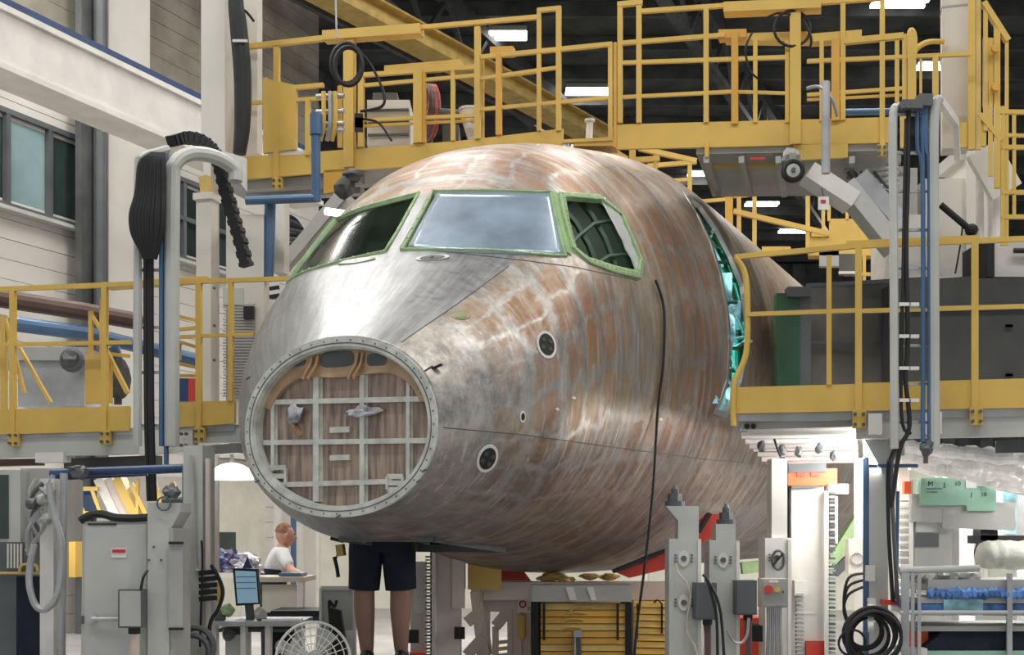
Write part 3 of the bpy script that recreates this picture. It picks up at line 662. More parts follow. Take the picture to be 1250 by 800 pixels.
for x in (395, 403, 409): bm = B(); tube(bm, [W(x, 112, 9.8), W(x, 150, 9.8), W(x - 4, 172, 9.85)], .02, 6); link('valve_pipe', bm, 'stl' if x == 403 else 'yel', t2)
for y in (145, 150, 155): bm = B(); bar(bm, W(433, y, 9.8), W(443, y, 9.8), .02, .08); link('clamp', bm, 'blk', t2)
bm = B(); cyl(bm, W(385, 138, 9.7), W(386, 246, 9.7), .037); cyl(bm, W(386, 140, 9.7), W(386, 165, 9.7), .05); tag(link('blue_pipe', bm, 'blu'), 'upright blue pipe in front of the left upper dock, beside the grey fittings', 'pipe')
bm = B(); cyl(bm, W(300, 245, 9.7), W(386, 242, 9.7), .035); cyl(bm, W(330, 245, 9.8), W(327, 340, 9.8), .045); tag(link('blue_pipe', bm, 'blu'), 'blue pipe run under the left upper dock, turning down by the white vented cabinet', 'pipe')
bm = B(); cyl(bm, W(408, -60, 9.7), W(411, 46, 9.7), .008, 6); tag(link('hanging_wire', bm, 'stl'), 'thin grey wire hanging above the left cable channel', 'wire')
# machinery on that dock
t = thing('hose_reel', 'red hose reel standing on the left upper dock behind the railing', 'hose reel', W(522, 168, 10.9))
for k in range(4): bm = B(); torus(bm, W(520 + k * 2, 138, 10.75 + .06 * k), Vector((1, .35, 0)), .22, .03, 20); link('hose_loop', bm, 'red' if k % 2 else 'brn', t)
bm = B(); disc(bm, W(528, 138, 10.72), Vector((1, .3, 0)), .05, .05, .3); link('hub', bm, 'dgr', t); bm = B(); bar(bm, W(522, 140, 10.9), W(522, 176, 10.9), .08); link('stand', bm, 'dgr', t)
t = thing('control_cabinet', 'beige cabinet standing behind the railing of the left upper dock', 'cabinet', W(470, 175, 11.2))
for a in ((448, 122, 500, 178), (455, 113, 485, 122), (540, 152, 560, 172)): link('cabinet_body', pxbox(B(), *a, 11.1, .4), 'cab2' if a[0] != 448 else 'wal', t)
for y in (135, 150, 165): bm = B(); bar(bm, W(449, y, 11.08), W(499, y - 1, 11.08), .02); link('panel_seam', bm, 'dgr', t)
t = thing('white_bottle', 'white conical container on the left upper dock below the gate latch', 'container', W(574, 168, 10.4)); bm = B(); tube(bm, [W(577, 169, 10.4), W(574, 136, 10.4)], lambda k: .045 + .05 * k, 12, smooth=False); link('container_body', bm, 'whi', t); bm = B(); cyl(bm, W(574, 136, 10.4), W(574, 133, 10.4), .1); link('cap', bm, 'whi', t)
bm = B(); cyl(bm, W(719, 172, 10.5), W(720, 148, 10.5), .03); cyl(bm, W(720, 149, 10.5), W(720, 146, 10.5), .045); tag(link('warning_beacon', bm, 'whi'), 'small white beacon tube standing in the gap between the upper docks', 'beacon')
# upper dock, right
UR = line(9.1)
t = thing('work_dock', 'yellow upper work dock right of the roof gap with tall loop gate post', 'work dock', W(930, 180, 9))
build(t, UR, [('b', 752, 152, 182, 900, 148, 179, .03), ('b', 900, 148, 179, 1085, 143, 174, .03), ('p', 757, 4, 150, 6), ('p', 780, 6, 150, 6), ('r', 754, 6, 784, 3, 6), ('p', 751, 52, 180, 4, dict(m='ora')),
 ('r', 783, 14, 885, 7, 5), ('b', 883, 2, 14, 1002, -3, 9, .12, dict(n='cable_channel', o=-.05)), ('r', 757, 53, 885, 43, 5), ('b', 885, 41, 49, 990, 38, 50, .1, dict(n='cable_channel', o=.06)), ('r', 757, 77, 962, 70, 4.5), ('r', 757, 119, 895, 112, 4), ('r', 895, 112, 962, 114, 3.5),
 ('p', 862, 10, 150, 6), ('p', 897, 40, 152, 8, dict(m='ora')), ('b', 877, 36, 47, 911, 35, 45, .09, dict(n='gate_latch', m='ora')), ('p', 922, 47, 150, 5), ('p', 961, 50, 150, 5), ('p', 971, 0, 177, 13, dict(n='main_post')), ('p', 1020, 48, 148, 10, dict(m='ora', n='main_post')), ('p', 1029, -4, 147, 6), ('p', 1077, -4, 188, 6),
 ('r', 1000, 3, 1080, -3, 6), ('b', 990, 41, 51, 1052, 36, 47, .1, dict(n='cable_channel')), ('r', 985, 75, 1185, 66, 4.5), ('r', 1030, 51, 1103, 44, 7), ('r', 985, 116, 1102, 108, 4), ('r', 985, 122, 1102, 116, 3, dict(o=.1)), ('p', 1095, 45, 125, 5), ('p', 1104, 42, 130, 5), ('p', 1003, 50, 148, 5),
 ('f', 1077, 176, 190, 11), ('p', 863, 172, 192, 5), ('b', 968, 176, 196, 1035, 175, 192, .03, dict(n='hanger_plate')), ('b', 1099, 130, 180, 1108, 130, 180, .03), ('p', 1113, 40, 130, 10), ('p', 1142, 66, 130, 7), ('p', 1124, 66, 130, 3)])
bm = B(); tube(bm, [W(1113, 66, 8.9), W(1123, 56, 8.9), W(1135, 51, 8.9), W(1152, 51, 8.9)], .02, 8); tube(bm, [W(1112, 90, 8.88), W(1109, 50, 8.88), W(1112, 36, 8.88), W(1117, 44, 8.88), W(1117, 66, 8.88)], .015, 6); link('bent_handrail', bm, 'yel', t)
deck(t, UR, 850, 180, 1085, 175, 1.2, .05)
build(t, UR, [('b', 862, 183, 190, 1085, 179, 186, .08, dict(m='lgr', n='edge_beam', o=.12)), ('b', 862, 186, 200, 1100, 184, 198, .08, dict(m='gry', n='edge_beam', o=.5)), ('b', 870, 192, 205, 960, 192, 203, .05, dict(m='yel2', n='cross_plate', o=.3)), ('b', 880, 205, 212, 1110, 203, 210, .12, dict(m='gry', n='edge_beam', o=.8))])
for x in (862, 905, 950, 1040): p = W(x, 183, UR(x)) + UP * -.07; bm = B(); bar(bm, p, p + DB * .95, .04, .05); link('cross_beam', bm, 'gry', t)
link('name_plate', prism(B(), [W(916, 192, 8.93), W(934, 192, 8.93), W(934, 195, 8.93), W(916, 195, 8.93)], DB * .02), 'red', t)
t = thing('caster_wheel', 'black swivel caster wheel hanging under the right upper dock', 'wheel', W(968, 223, 8.75))
c = W(968, 209, 8.75); n = Vector((-.1, -1, 0)).normalized(); bm = B(); torus(bm, c, n, .062, .024, 28); link('tyre', bm, 'blk', t); bm = B(); disc(bm, c - n * .02, n, .048, .048, .04); link('rim', bm, 'lgr', t); bm = B(); disc(bm, c + n * .02, n, .016, .016, .02); link('axle', bm, 'dgr', t)
bm = B(); bar(bm, c + UP * .13, c + Vector((0, .03, 0)), .05, .02); blob(bm, c + UP * .12 + Vector((0, .05, 0)), .07, .05, .06, .2); link('fork', bm, 'gry', t)
bm = B(); c = W(967, 35, 8.85); torus(bm, c, Vector((.2, 1, 0)), .13, .011, 24, 1, 1, Vector((1, 0, 0))); tube(bm, [W(978, 20, 8.86), W(990, 45, 8.84), W(988, 62, 8.86)], .01, 6); tube(bm, [W(935, 22, 8.87), W(950, 16, 8.85), W(965, 18, 8.85)], .008, 6); tag(link('coiled_cable', bm, 'blk'), 'black cable coil looped around the main post of the right upper dock', 'cable')
bm = B(); tube(bm, [W(918, 40, 8.84), W(910, 60, 8.82), W(915, 85, 8.84), W(925, 96, 8.86)], .008, 6); tag(link('short_cable', bm, 'blk'), 'thin black cable dangling next to the orange latch post, right upper dock', 'cable')
bm = B(); cyl(bm, W(1008, 100, 8.55), W(1008, 212, 8.55), .03); tube(bm, [W(985, 108, 8.6), W(1000, 106, 8.55), W(1015, 120, 8.55), W(1022, 142, 8.6)], .012, 6); tag(link('grey_conduit', bm, 'stl'), 'upright grey conduit with curved cable in front of the right upper dock', 'pipe')
bm = B(); cyl(bm, W(1030, 137, 9.4), W(1098, 136, 9.4), .025); tag(link('blue_pipe', bm, 'blu'), 'short level blue pipe behind the kick plate of the right upper dock', 'pipe')
# end of right dock: column, yellow masts, gates
t = thing('dock_column', 'tall white square column rising beside yellow masts at upper right', 'column', W(1165, 180, 8.9))
bm = B(); bar(bm, W(1165, -80, 9.0), W(1165, 185, 9.0), .18, .18); link('column_shaft', bm, 'wal', t)
for y in (12, 70): bm = B(); bar(bm, W(1165, y, 9.0), W(1165, y + 2, 9.0), .19, .19); link('joint_collar', bm, 'gry', t)
t = thing('mast_gate', 'yellow mast gate with hinged panel right of the white column', 'gate', W(1200, 185, 8.7))
build(t, flat(8.7), [('p', 1186, -60, 183, 8, dict(n='mast')), ('p', 1194, -60, 183, 6, dict(n='mast', m='yel2')), ('p', 1203, 2, 160, 5), ('r', 1200, 3, 1230, 50, 7), ('p', 1229, 48, 300, 4), ('p', 1217, 30, 230, 7), ('b', 1200, 46, 130, 1214, 46, 126, .03, dict(n='gate_panel')), ('p', 1209, 100, 215, 5), ('r', 1195, 140, 1222, 172, 6), ('b', 1172, 150, 180, 1204, 145, 178, .03, dict(n='gate_panel')), ('r', 1218, 137, 1262, 137, 5), ('r', 1218, 165, 1262, 166, 4), ('p', 1238, 140, 265, 4), ('r', 1222, 265, 1262, 265, 5), ('r', 1222, 235, 1262, 235, 5), ('r', 1222, 180, 1262, 180, 5), ('p', 1224, 130, 300, 5)])
bm = B()
for y in (60, 107): bm = B(); disc(bm, W(1214, y, 8.66), Vector((0, -1, 0)), .03, .03, .03); link('hinge', bm, 'ora', t)
# grey bracket, diagonal white legs below right upper dock
t = thing('dock_bracket', 'white angled support bracket under the right upper dock by the lift tower', 'bracket', W(1040, 300, 8.9))
for a in ((985, 212, 1040, 248, .22, 'whi'), (1030, 228, 1092, 305, .2, 'lgr'), (1048, 215, 1096, 270, .1, 'stl')): bm = B(); bar(bm, W(a[0], a[1], 8.9), W(a[2], a[3], 8.9), a[4], .12); link('strut', bm, a[5], t)
for k in range(6): bm = B(); y = 205 + k * 7; cyl(bm, W(1030 + k * 4, y + 4, 9.0), W(1096, y, 9.0), .018, 8); link('pipe', bm, 'stl' if k % 2 else 'lgr', t)
for k in range(5): bm = B(); tube(bm, [W(1035 + k * 8, 210, 8.95), W(1050 + k * 8, 228 + random.uniform(-4, 4), 8.9), W(1070 + k * 5, 236, 8.9), W(1094, 246 + k * 6, 8.95)], .012, 6); link('cable', bm, 'drk2', t)
t = thing('paper_tag', 'small white tag hanging below the caster wheel', 'tag', W(1006, 255, 8.8)); link('tag_card', pxbox(B(), 999, 240, 1012, 256, 8.8, .01), 'pap', t); bm = B(); cyl(bm, W(1005, 240, 8.8), W(1000, 215, 8.85), .003, 5); link('string', bm, 'blk', t); link('tag_print', pxbox(B(), 1002, 244, 1008, 248, 8.795, .004), 'rdp', t)
# white box cabinets behind the lift tower at right
t = thing('equipment_housing', 'large off-white equipment housing behind the right lift tower', 'housing', W(1140, 335, 9.8))
for a, m_, d in (((1085, 262, 1130, 335), 'whi', .5), ((1130, 218, 1185, 338), 'wal', .6), ((1180, 180, 1206, 338), 'wal', .5), ((1170, 180, 1200, 195), 'lgr', .5), ((1090, 205, 1120, 262), 'gry', .5), ((1206, 200, 1225, 290), 'lgr', .5)): link('housing_panel', pxbox(B(), *a, 9.95 + random.uniform(0, .05), d), m_, t)
bm = B(); bar(bm, W(1198, 182, 9.3), W(1228, 235, 9.3), .06, .25); link('sloping_edge', bm, 'whi', t)
bm = B(); cyl(bm, W(1196, 195, 9.5), W(1196, 335, 9.5), .03); cyl(bm, W(1215, 215, 9.45), W(1215, 290, 9.45), .05); link('edge_pipe', bm, 'whi', t)
bm = B(); cyl(bm, W(1148, 250, 9.3), W(1186, 282, 9.3), .025); blob(bm, W(1186, 281, 9.3), .05, .05, .05); tube(bm, [W(1175, 275, 9.3), W(1172, 300, 9.3), W(1166, 334, 9.3)], .007, 5); link('black_rod', bm, 'blk', t)
# lower right walkway
LW = line(8.0)
t = thing('walkway', 'yellow railed lower walkway leading off to the right of the aircraft door', 'walkway', W(1080, 500, 7.7))
build(t, LW, [('b', 897, 473, 505, 1045, 469, 502, .03), ('b', 1045, 468, 502, 1290, 461, 497, .03), ('r', 897, 314, 1050, 300, 6), ('r', 1035, 301, 1290, 290, 6), ('b', 1033, 294, 300, 1195, 287, 293, .1, dict(n='cable_channel', o=.08)), ('r', 912, 384, 1050, 379, 5), ('r', 1045, 380, 1290, 373, 5),
 ('p', 1012, 312, 470, 6), ('p', 1048, 302, 510, 8), ('p', 1190, 295, 505, 8), ('f', 1049, 500, 523, 17), ('f', 1192, 497, 519, 16)])
bm = B(); Y = LW(905); tube(bm, [W(897, 314, Y), W(908, 330, Y), W(912, 360, Y), W(911, 430, Y), W(896, 470, Y), W(895, 520, Y)], .019, 8); link('curved_end_post', bm, 'yel', t)
deck(t, LW, 900, 505, 1290, 498, 1.5, .05, 'stl')
build(t, LW, [('b', 1045, 502, 536, 1290, 497, 532, .08, dict(m='lgr', n='edge_beam', o=.04)), ('b', 905, 508, 525, 1045, 504, 521, .08, dict(m='gry', n='edge_beam', o=.12)), ('b', 905, 528, 532, 1045, 526, 530, .1, dict(m='whi', n='edge_beam', o=.3)), ('b', 1216, 538, 553, 1290, 536, 552, .06, dict(m='dgr', n='edge_beam', o=.3)),
 ('b', 1060, 505, 530, 1077, 505, 530, .05, dict(m='whi', n='junction_box', o=-.06)), ('b', 1128, 504, 530, 1150, 503, 530, .03, dict(m='whi', n='bolted_plate', o=-.02))])
bm = B()
for x in (912, 920): disc(bm, W(x, 521, LW(x) + .1), -DB, .018, .018, .02, 10)
link('bolt', bm, 'blk', t)
# foil-wrapped ducts and pipes under that walkway
t = thing('foil_duct', 'bundle of silver foil-wrapped ducts slung under the right walkway', 'duct', W(1170, 590, 8.6))
for k, (x0, y0, x1, y1, r) in enumerate(((1096, 546, 1290, 566, .045), (1100, 553, 1290, 580, .05), (1104, 560, 1290, 592, .05), (1110, 566, 1290, 602, .045), (1150, 548, 1290, 558, .035), (1130, 574, 1290, 608, .03))):
    bm = B(); n_ = 14; tube(bm, [W(x0, y0, 8.5 + k * .1).lerp(W(x1, y1, 8.0 + k * .1), i / n_) + Vector((0, random.uniform(-.03, .03), random.uniform(-.012, .012))) for i in range(n_ + 1)], lambda u, r=r: r * (1 + .08 * math.sin(u * 90)), 12, 4); link('wrapped_duct', bm, 'foil', t)
t = thing('pipe_bundle', 'rows of pale pipes and fittings under the walkway beside the door', 'pipes', W(980, 560, 8.9))
for k in range(7):
    y = 534 + k * 5.2; bm = B(); cyl(bm, W(905 + k * 5, y, 8.7 + .1 * k), W(1050, y - 2, 8.5 + .1 * k), .012 + .006 * (k % 3), 8); link('pipe', bm, 'foil' if k % 2 else 'whi', t)
for x, y in ((930, 545), (955, 550), (975, 552), (1000, 548), (1018, 556)): bm = B(); blob(bm, W(x, y, 8.6), .03, .03, .04, .2); link('fitting', bm, 'dgr', t)
# left walkway
t = thing('walkway', 'yellow railed lower walkway on the left side before the white wall', 'walkway', W(150, 520, 9))
build(t, LW, [('b', -40, 501, 532, 157, 496, 526, .03), ('b', 205, 492, 523, 286, 489, 517, .03), ('r', -40, 355, 160, 347, 5.5), ('b', 127, 346, 352, 250, 337, 343, .1, dict(n='cable_channel', o=.04)), ('r', 160, 347, 357, 340, 5), ('r', -40, 422, 160, 418, 4.5), ('r', 208, 412, 310, 408, 4),
 ('p', 16, 355, 532, 7), ('p', 128, 345, 530, 7), ('p', 243, 343, 525, 7), ('p', 282, 345, 490, 6), ('f', 16, 527, 545, 12), ('f', 128, 525, 543, 12), ('f', 243, 522, 540, 12),
 ('p', 5, 385, 500, 7, dict(o=.4)), ('r', 6, 388, 30, 480, 4, dict(o=.4)), ('r', 24, 425, 62, 492, 4, dict(o=.4)), ('b', 104, 433, 493, 134, 432, 492, .04, dict(n='yellow_panel', o=.1)), ('p', 111, 380, 435, 5, dict(o=.12)), ('r', 110, 382, 128, 410, 4, dict(o=.12)), ('r', 128, 425, 156, 480, 5, dict(o=.1)), ('r', 132, 432, 158, 435, 4, dict(o=.2)), ('p', 124, 365, 433, 4, dict(o=.1)),
 ('r', 205, 384, 243, 392, 4, dict(o=.5)), ('r', 205, 404, 243, 400, 4, dict(o=.4)), ('r', 208, 442, 245, 450, 4, dict(o=.5)), ('r', 208, 459, 245, 459, 4, dict(o=.5)), ('r', 212, 415, 243, 425, 4, dict(o=.5)), ('p', 219, 416, 440, 4, dict(o=.5))])
deck(t, LW, -40, 530, 286, 518, .7, .05, 'stl')
build(t, LW, [('b', -40, 530, 560, 170, 525, 554, .08, dict(m='lgr', n='edge_beam', o=.04)), ('b', 170, 526, 556, 235, 524, 550, .08, dict(m='whi', n='bolted_plate', o=.02)), ('b', 238, 524, 540, 300, 522, 540, .08, dict(m='lgr', n='edge_beam', o=.05)), ('b', 43, 553, 565, 77, 552, 564, .1, dict(m='whi', n='junction_box')), ('b', 78, 560, 582, 190, 556, 578, .1, dict(m='drk2', n='lower_beam', o=.5)), ('b', -40, 562, 570, 45, 560, 568, .1, dict(m='brn', n='lower_beam', o=.4)), ('b', 245, 545, 556, 290, 541, 553, .1, dict(m='lgr', n='lower_beam', o=.3))])
bm = B()
for x in (206, 212, 222, 228):
    for y in (530, 544): disc(bm, W(x, y, LW(x)), -DB, .012, .012, .02, 8)
link('bolt', bm, 'dgr', t)
# pipes and tank behind the left walkway
bm = B(); tube(bm, [W(-40, 358, 11), W(100, 380, 11.6), W(170, 393, 12)], .085, 12, smooth=False); tag(link('duct_pipe', bm, 'brn'), 'thick dark brown pipe running along the left wall behind the railing', 'pipe')
bm = B(); tube(bm, [W(-10, 392, 11), W(105, 407, 11.6), W(240, 440, 12.3)], .07, 12, smooth=False); tag(link('duct_pipe', bm, 'blu'), 'thick blue pipe running below the brown pipe along the left wall', 'pipe')
t = thing('steel_tank', 'brushed steel tank behind the left walkway railing with a dark fan motor', 'tank', W(75, 492, 10.9))
link('tank_body', pxbox(B(), 22, 432, 103, 496, 10.8, .6), 'stl', t); link('tank_top', pxbox(B(), -30, 424, 106, 440, 10.75, .7), 'gry', t)
bm = B(); c = W(88, 440, 10.65); torus(bm, c, Vector((0, 1, 0)), .08, .03, 16); blob(bm, c, .08, .06, .08, .3); link('fan_motor', bm, 'dgr', t)
t = thing('parts_bin', 'dark blue and red bin standing behind the left lift tower', 'bin', W(225, 490, 10.2)); link('bin_body', pxbox(B(), 208, 462, 230, 490, 10.2, .4), 'dbl', t); link('bin_end', pxbox(B(), 230, 462, 240, 490, 10.2, .4), 'red', t)
t = thing('motor_unit', 'dark motor with hoses behind the slanted rails of the left walkway', 'motor', W(142, 492, 9.5))
bm = B(); blob(bm, W(146, 462, 9.5), .08, .1, .16, .2); cyl(bm, W(144, 470, 9.5), W(144, 494, 9.5), .03); link('motor_body', bm, 'drk2', t); bm = B(); cyl(bm, W(138, 425, 9.5), W(146, 452, 9.5), .05); link('blue_elbow', bm, 'blu', t)
def G(px, Y): return Vector(((px - 625) / F * Y, Y, 0))
def floorpost(bm, px, ytop, Y, wpx, d=None): w_ = px1(wpx, Y); bar(bm, G(px, Y), W(px, ytop, Y), w_, d or w_); return bm
# ---------------------------------------------------------------- lift towers
t = thing('lift_tower', 'grey cable lift tower with hooked top and black cable pack, left side', 'tower', G(190, 8.4))
Y = 8.4; bk = Vector((.42, .9, 0))
bm = B(); p = W(169, 0, Y); tube(bm, [W(168, 545, Y), W(168, 400, Y), W(169, 215, Y), W(174, 193, Y), W(187, 183, Y) + bk * .05, W(205, 182, Y + .1)], .03, 8); link('rear_rail', bm, 'lgr', t)
bm = B(); pts = spl([W(210, 545, Y), W(210, 400, Y), W(211, 230, Y), W(214, 200, Y), W(224, 184, Y) + bk * .08, W(240, 182, Y) + bk * .2, W(252, 192, Y) + bk * .3, W(254, 208, Y) + bk * .3], 8)
tube(bm, pts, .05, 10, smooth=False)
link('front_rail', bm, 'lgr', t)
link('bracket_plate', prism(B(), [W(266, 182, 9.3), W(300, 193, 9.3), W(300, 232, 9.3), W(285, 212, 9.3), W(262, 196, 9.3)], Vector((0, .05, 0))), 'whi', t)
for k, x in enumerate((197, 203)): bm = B(); cyl(bm, W(x, 188, Y), W(x, 545 + 30 * k, Y), .017); link('blue_pipe', bm, 'blu', t)
for y in (330, 400, 455, 520): bm = B(); bar(bm, W(168, y, Y + .03), W(212, y, Y + .03), .02); link('rung', bm, 'stl', t)
t = thing('cable_pack', 'bulging black cable pack with long black cable dropping down the left lift tower', 'cable', W(182, 300, 8.5))
for k in range(10):
    bm = B(); u = k / 9
    pts = [W(186 + 12 * u, 188, 8.3), W(172 + 27 * u, 200, 8.28), W(168 + 31 * u, 235, 8.28), W(161 + 38 * u, 262, 8.27), W(163 + 34 * u, 285, 8.28), W(172 + 20 * u, 303, 8.3), W(178 + 10 * u, 316, 8.32)]
    tube(bm, pts, .021, 7); link('cable', bm, 'blk', t)
for dx in (0, 4, 7): bm = B(); tube(bm, [W(178 + dx, 300, 8.4), W(178 + dx, 400, 8.4), W(179 + dx, 520, 8.4), W(182 + dx, 612, 8.4)], .017, 7); link('cable', bm, 'blk', t)
t = thing('drag_chain', 'black segmented drag chain arching over the left lift tower and down', 'cable chain', W(290, 325, 8.8))
pts = spl([W(208, 173, 8.5), W(222, 169, 8.6), W(240, 170, 8.65), W(256, 180, 8.7), W(268, 200, 8.75), W(275, 230, 8.8), W(284, 262, 8.8), W(293, 292, 8.8), W(301, 325, 8.8)], 5)
for i in range(len(pts) - 1): bm = B(); bar(bm, pts[i], pts[i + 1], .085 if i % 2 else .065, .075); link('chain_link', bm, 'blk', t)
t = thing('lift_tower', 'grey cable lift tower with two rails and blue pipes on the right walkway', 'tower', G(1115, 7.3)); Y = 7.3
bm = B(); pts = [W(1092, 548, Y), W(1091, 300, Y), W(1090, 150, Y), W(1094, 128, Y) + bk * .05, W(1100, 122, Y) + bk * .15]
tube(bm, pts, .025, 8)
link('left_rail', bm, 'lgr', t)
bm = B(); pts = [W(1141, 548, Y), W(1140, 300, Y), W(1140, 150, Y), W(1146, 120, Y)]
tube(bm, pts, .03, 8)
link('right_rail', bm, 'lgr', t)
bm = B(); pts = [W(1146, 121, Y), W(1167, 150, Y + .5), W(1169, 195, Y + .6)]
for a, c in zip(pts, pts[1:]): bar(bm, a, c, .035, .05)
link('top_bracket', bm, 'whi', t)
for x, x2 in ((1120, 1126), (1126, 1127), (1131, 1134), (1129, 1136)): bm = B(); tube(bm, [W(x, 122, Y), W(x, 180, Y), W(x2, 230, Y), W(x2, 540, Y)], .012, 7); link('blue_pipe', bm, 'blu', t)
for k in range(9): bm = B(); y = 140 + k * 47; bar(bm, W(1094, y, Y + .03), W(1139, y, Y + .03), .02, .015); link('rung', bm, 'stl', t)
for k in range(4): bm = B(); y = 372 + k * 39; box(bm, W(1103, y, Y), .06, .03, .02); box(bm, W(1116, y, Y), .05, .03, .02); link('cable_clip', bm, 'whi', t)
bm = B(); tube(bm, [W(1109, 135, Y), W(1108, 220, Y), W(1106, 300, Y), W(1108, 420, Y), W(1105, 460, Y), W(1110, 520, Y), W(1098, 550, Y), W(1088, 620, Y)], .014, 7); tube(bm, [W(1106, 145, Y), W(1103, 300, Y), W(1100, 500, Y), W(1112, 530, Y)], .01, 6); link('black_cable', bm, 'blk', t)
bm = B(); box(bm, W(1111, 130, Y), .12, .1, .05); box(bm, W(1128, 124, Y), .08, .08, .07); link('pulley_head', bm, 'drk2', t)
bm = B(); blob(bm, W(1131, 548, Y), .04, .04, .05, .3); cyl(bm, W(1130, 550, Y), W(1130, 566, Y), .014); link('hook_block', bm, 'dgr', t)
# ---------------------------------------------------------------- columns at left
t = thing('dock_column', 'tall white column left of the black cable bag at upper left', 'column', G(268, 10.6)); Y = 10.6
bm = B(); bar(bm, W(267, -80, Y), W(267, 195, Y), px1(32, Y), .2); bar(bm, W(302, -80, Y + .3), W(302, 190, Y + .3), px1(34, Y), .1); link('column_shaft', bm, 'wal', t)
bm = B(); bar(bm, W(258, 190, Y), G(258, Y), px1(10, Y), .15); link('lower_shaft', bm, 'wal', t)
t = thing('cable_sleeve', 'long black fabric cable sleeve hanging between two white columns', 'sleeve', W(292, 190, 10.4))
bm = B(); tube(bm, [W(290, -60, 10.3), W(288, 0, 10.3), W(291, 30, 10.3), W(296, 90, 10.3), W(296, 150, 10.3), W(292, 188, 10.3)], lambda u: .05 + .025 * math.sin(u * 3), 10, 8); link('sleeve_body', bm, 'blk', t)
bm = B(); bar(bm, W(284, 50, 10.22), W(302, 50, 10.22), .02); link('white_strap', bm, 'whi', t)
bm = B(); tube(bm, [W(290, 10, 10.3), W(300, 14, 10.3), W(310, 26, 10.3)], .012, 6); link('loose_cable', bm, 'blk', t)
t = thing('upright_post', 'white square post with yellow cap behind the left lift tower', 'post', G(253, 9.9)); bm = B(); bar(bm, G(253, 9.9), W(253, 240, 9.9), px1(20, 9.9), .12); link('post_shaft', bm, 'wal', t)
bm = B(); bar(bm, W(253, 240, 9.9), W(250, 216, 9.9), .07, .08); link('yellow_cap', bm, 'yel2', t); bm = B(); bar(bm, W(253, 246, 9.9), W(253, 238, 9.9), .17, .16); link('collar', bm, 'wal', t)
t = thing('vented_cabinet', 'tall off-white cabinet with fine vent slots below the drag chain', 'cabinet', G(300, 9.7))
link('cabinet_body', pxbox(B(), 276, 262, 322, 538, 9.75, .35), 'wal', t)
for k in range(32): bm = B(); y = 372 + k * 3.6; bar(bm, W(272 if k % 2 else 273, y, 9.73), W(312, y, 9.73), .008, .012); link('vent_slat', bm, 'stl', t)
for y in (352, 398, 440): bm = B(); disc(bm, W(262, y, 9.72), -DB, .012, .012, .01, 8); link('bolt', bm, 'dgr', t)
link('grey_label', pxbox(B(), 272, 352, 297, 374, 9.74, .01), 'lgr', t); bm = B(); box(bm, W(304, 382, 9.7), .08, .04, .1); link('black_socket', bm, 'blk', t)
bm = B(); bar(bm, W(344, 245, 10.1), W(344, 335, 10.1), .09, .1); link('white_strip', bm, 'whi', t)
t = thing('yellow_scaffold', 'short yellow rails behind the cockpit windows at left', 'rail', W(380, 320, 11.5)); build(t, flat(11.5), [('r', 366, 297, 395, 297, 5), ('p', 372, 297, 340, 4)])
for k in range(7): bm = B(); tube(bm, [W(345, 262 + k * 6, 10.8), W(362 + k * 3, 270 + k * 5, 10.8), W(378, 300, 10.9)], .02, 6); o = tag(link('cable_run', bm, 'drk2' if k % 2 else 'blk'), 'dark cable in the tangle behind the diagonal strut beside the cockpit window, %s' % ('topmost', 'second from top', 'third from top', 'middle one', 'third from bottom', 'second from bottom', 'lowest')[k], 'cable', 'tangled cables behind the strut')
bm = B(); tube(bm, [W(398, 258, 10), W(425, 262, 9.9)], .03, 8); tag(link('fluorescent_tube', bm, 'lamps'), 'bright short tube just above the left cockpit window', 'lamp')
t = thing('cable_clamp', 'small stack of black and white clamps just left of the left cockpit window sill', 'clamp', W(338, 362, 9.4))
for k in range(4): bm = B(); bar(bm, W(329, 348 + k * 5, 9.4), W(341, 346 + k * 5, 9.4), .018, .03); link('clamp_finger', bm, 'blk' if k % 2 else 'whi', t)
bm = B(); bar(bm, W(335, 341, 9.44), W(335, 366, 9.44), .03, .02); link('clamp_plate', bm, 'stl', t)
# hook cluster over the crown at left
t = thing('hoist_block', 'dark greasy hoist block under the dock above the left cockpit window', 'hoist', W(420, 232, 9.6)); bm = B(); blob(bm, W(421, 228, 9.6), .07, .08, .09, .3); blob(bm, W(430, 214, 9.6), .08, .06, .05, .3); link('block_body', bm, 'drk2', t); bm = B(); cyl(bm, W(422, 213, 9.6), W(441, 213, 9.6), .03); link('pipe_stub', bm, 'stl', t)
# ---------------------------------------------------------------- far stairs and yellow structures behind the crown
t = thing('stair_platform', 'yellow far stair and rails seen under the right upper dock', 'stairs', G(930, 14)); f14 = flat(14.0)
build(t, f14, [('r', 780, 181, 850, 197, 6), ('r', 790, 203, 850, 198, 5), ('p', 842, 198, 300, 5), ('r', 800, 222, 845, 219, 4), ('p', 890, 230, 306, 9, dict(m='ora')), ('p', 902, 225, 300, 5), ('p', 921, 228, 300, 5), ('r', 895, 240, 922, 238, 4), ('r', 845, 247, 892, 243, 4), ('r', 895, 258, 1012, 286, 6), ('b', 930, 301, 308, 965, 301, 308, .1), ('r', 960, 307, 990, 307, 4),
 ('p', 986, 230, 308, 5), ('p', 1005, 238, 290, 4), ('b', 1012, 267, 290, 1068, 267, 290, .2), ('b', 986, 290, 312, 1080, 290, 312, .2), ('p', 1034, 240, 268, 4), ('r', 986, 235, 1010, 232, 4), ('r', 990, 287, 1012, 287, 5), ('p', 1012, 238, 270, 4), ('p', 1055, 312, 345, 4), ('p', 1070, 312, 345, 4), ('r', 1030, 335, 1082, 335, 4), ('b', 1000, 306, 325, 1024, 306, 325, .1, dict(m='gry'))])
t = thing('tail_platform', 'small yellow platform and rails touching the crown below the dock gap', 'platform', W(760, 200, 11))
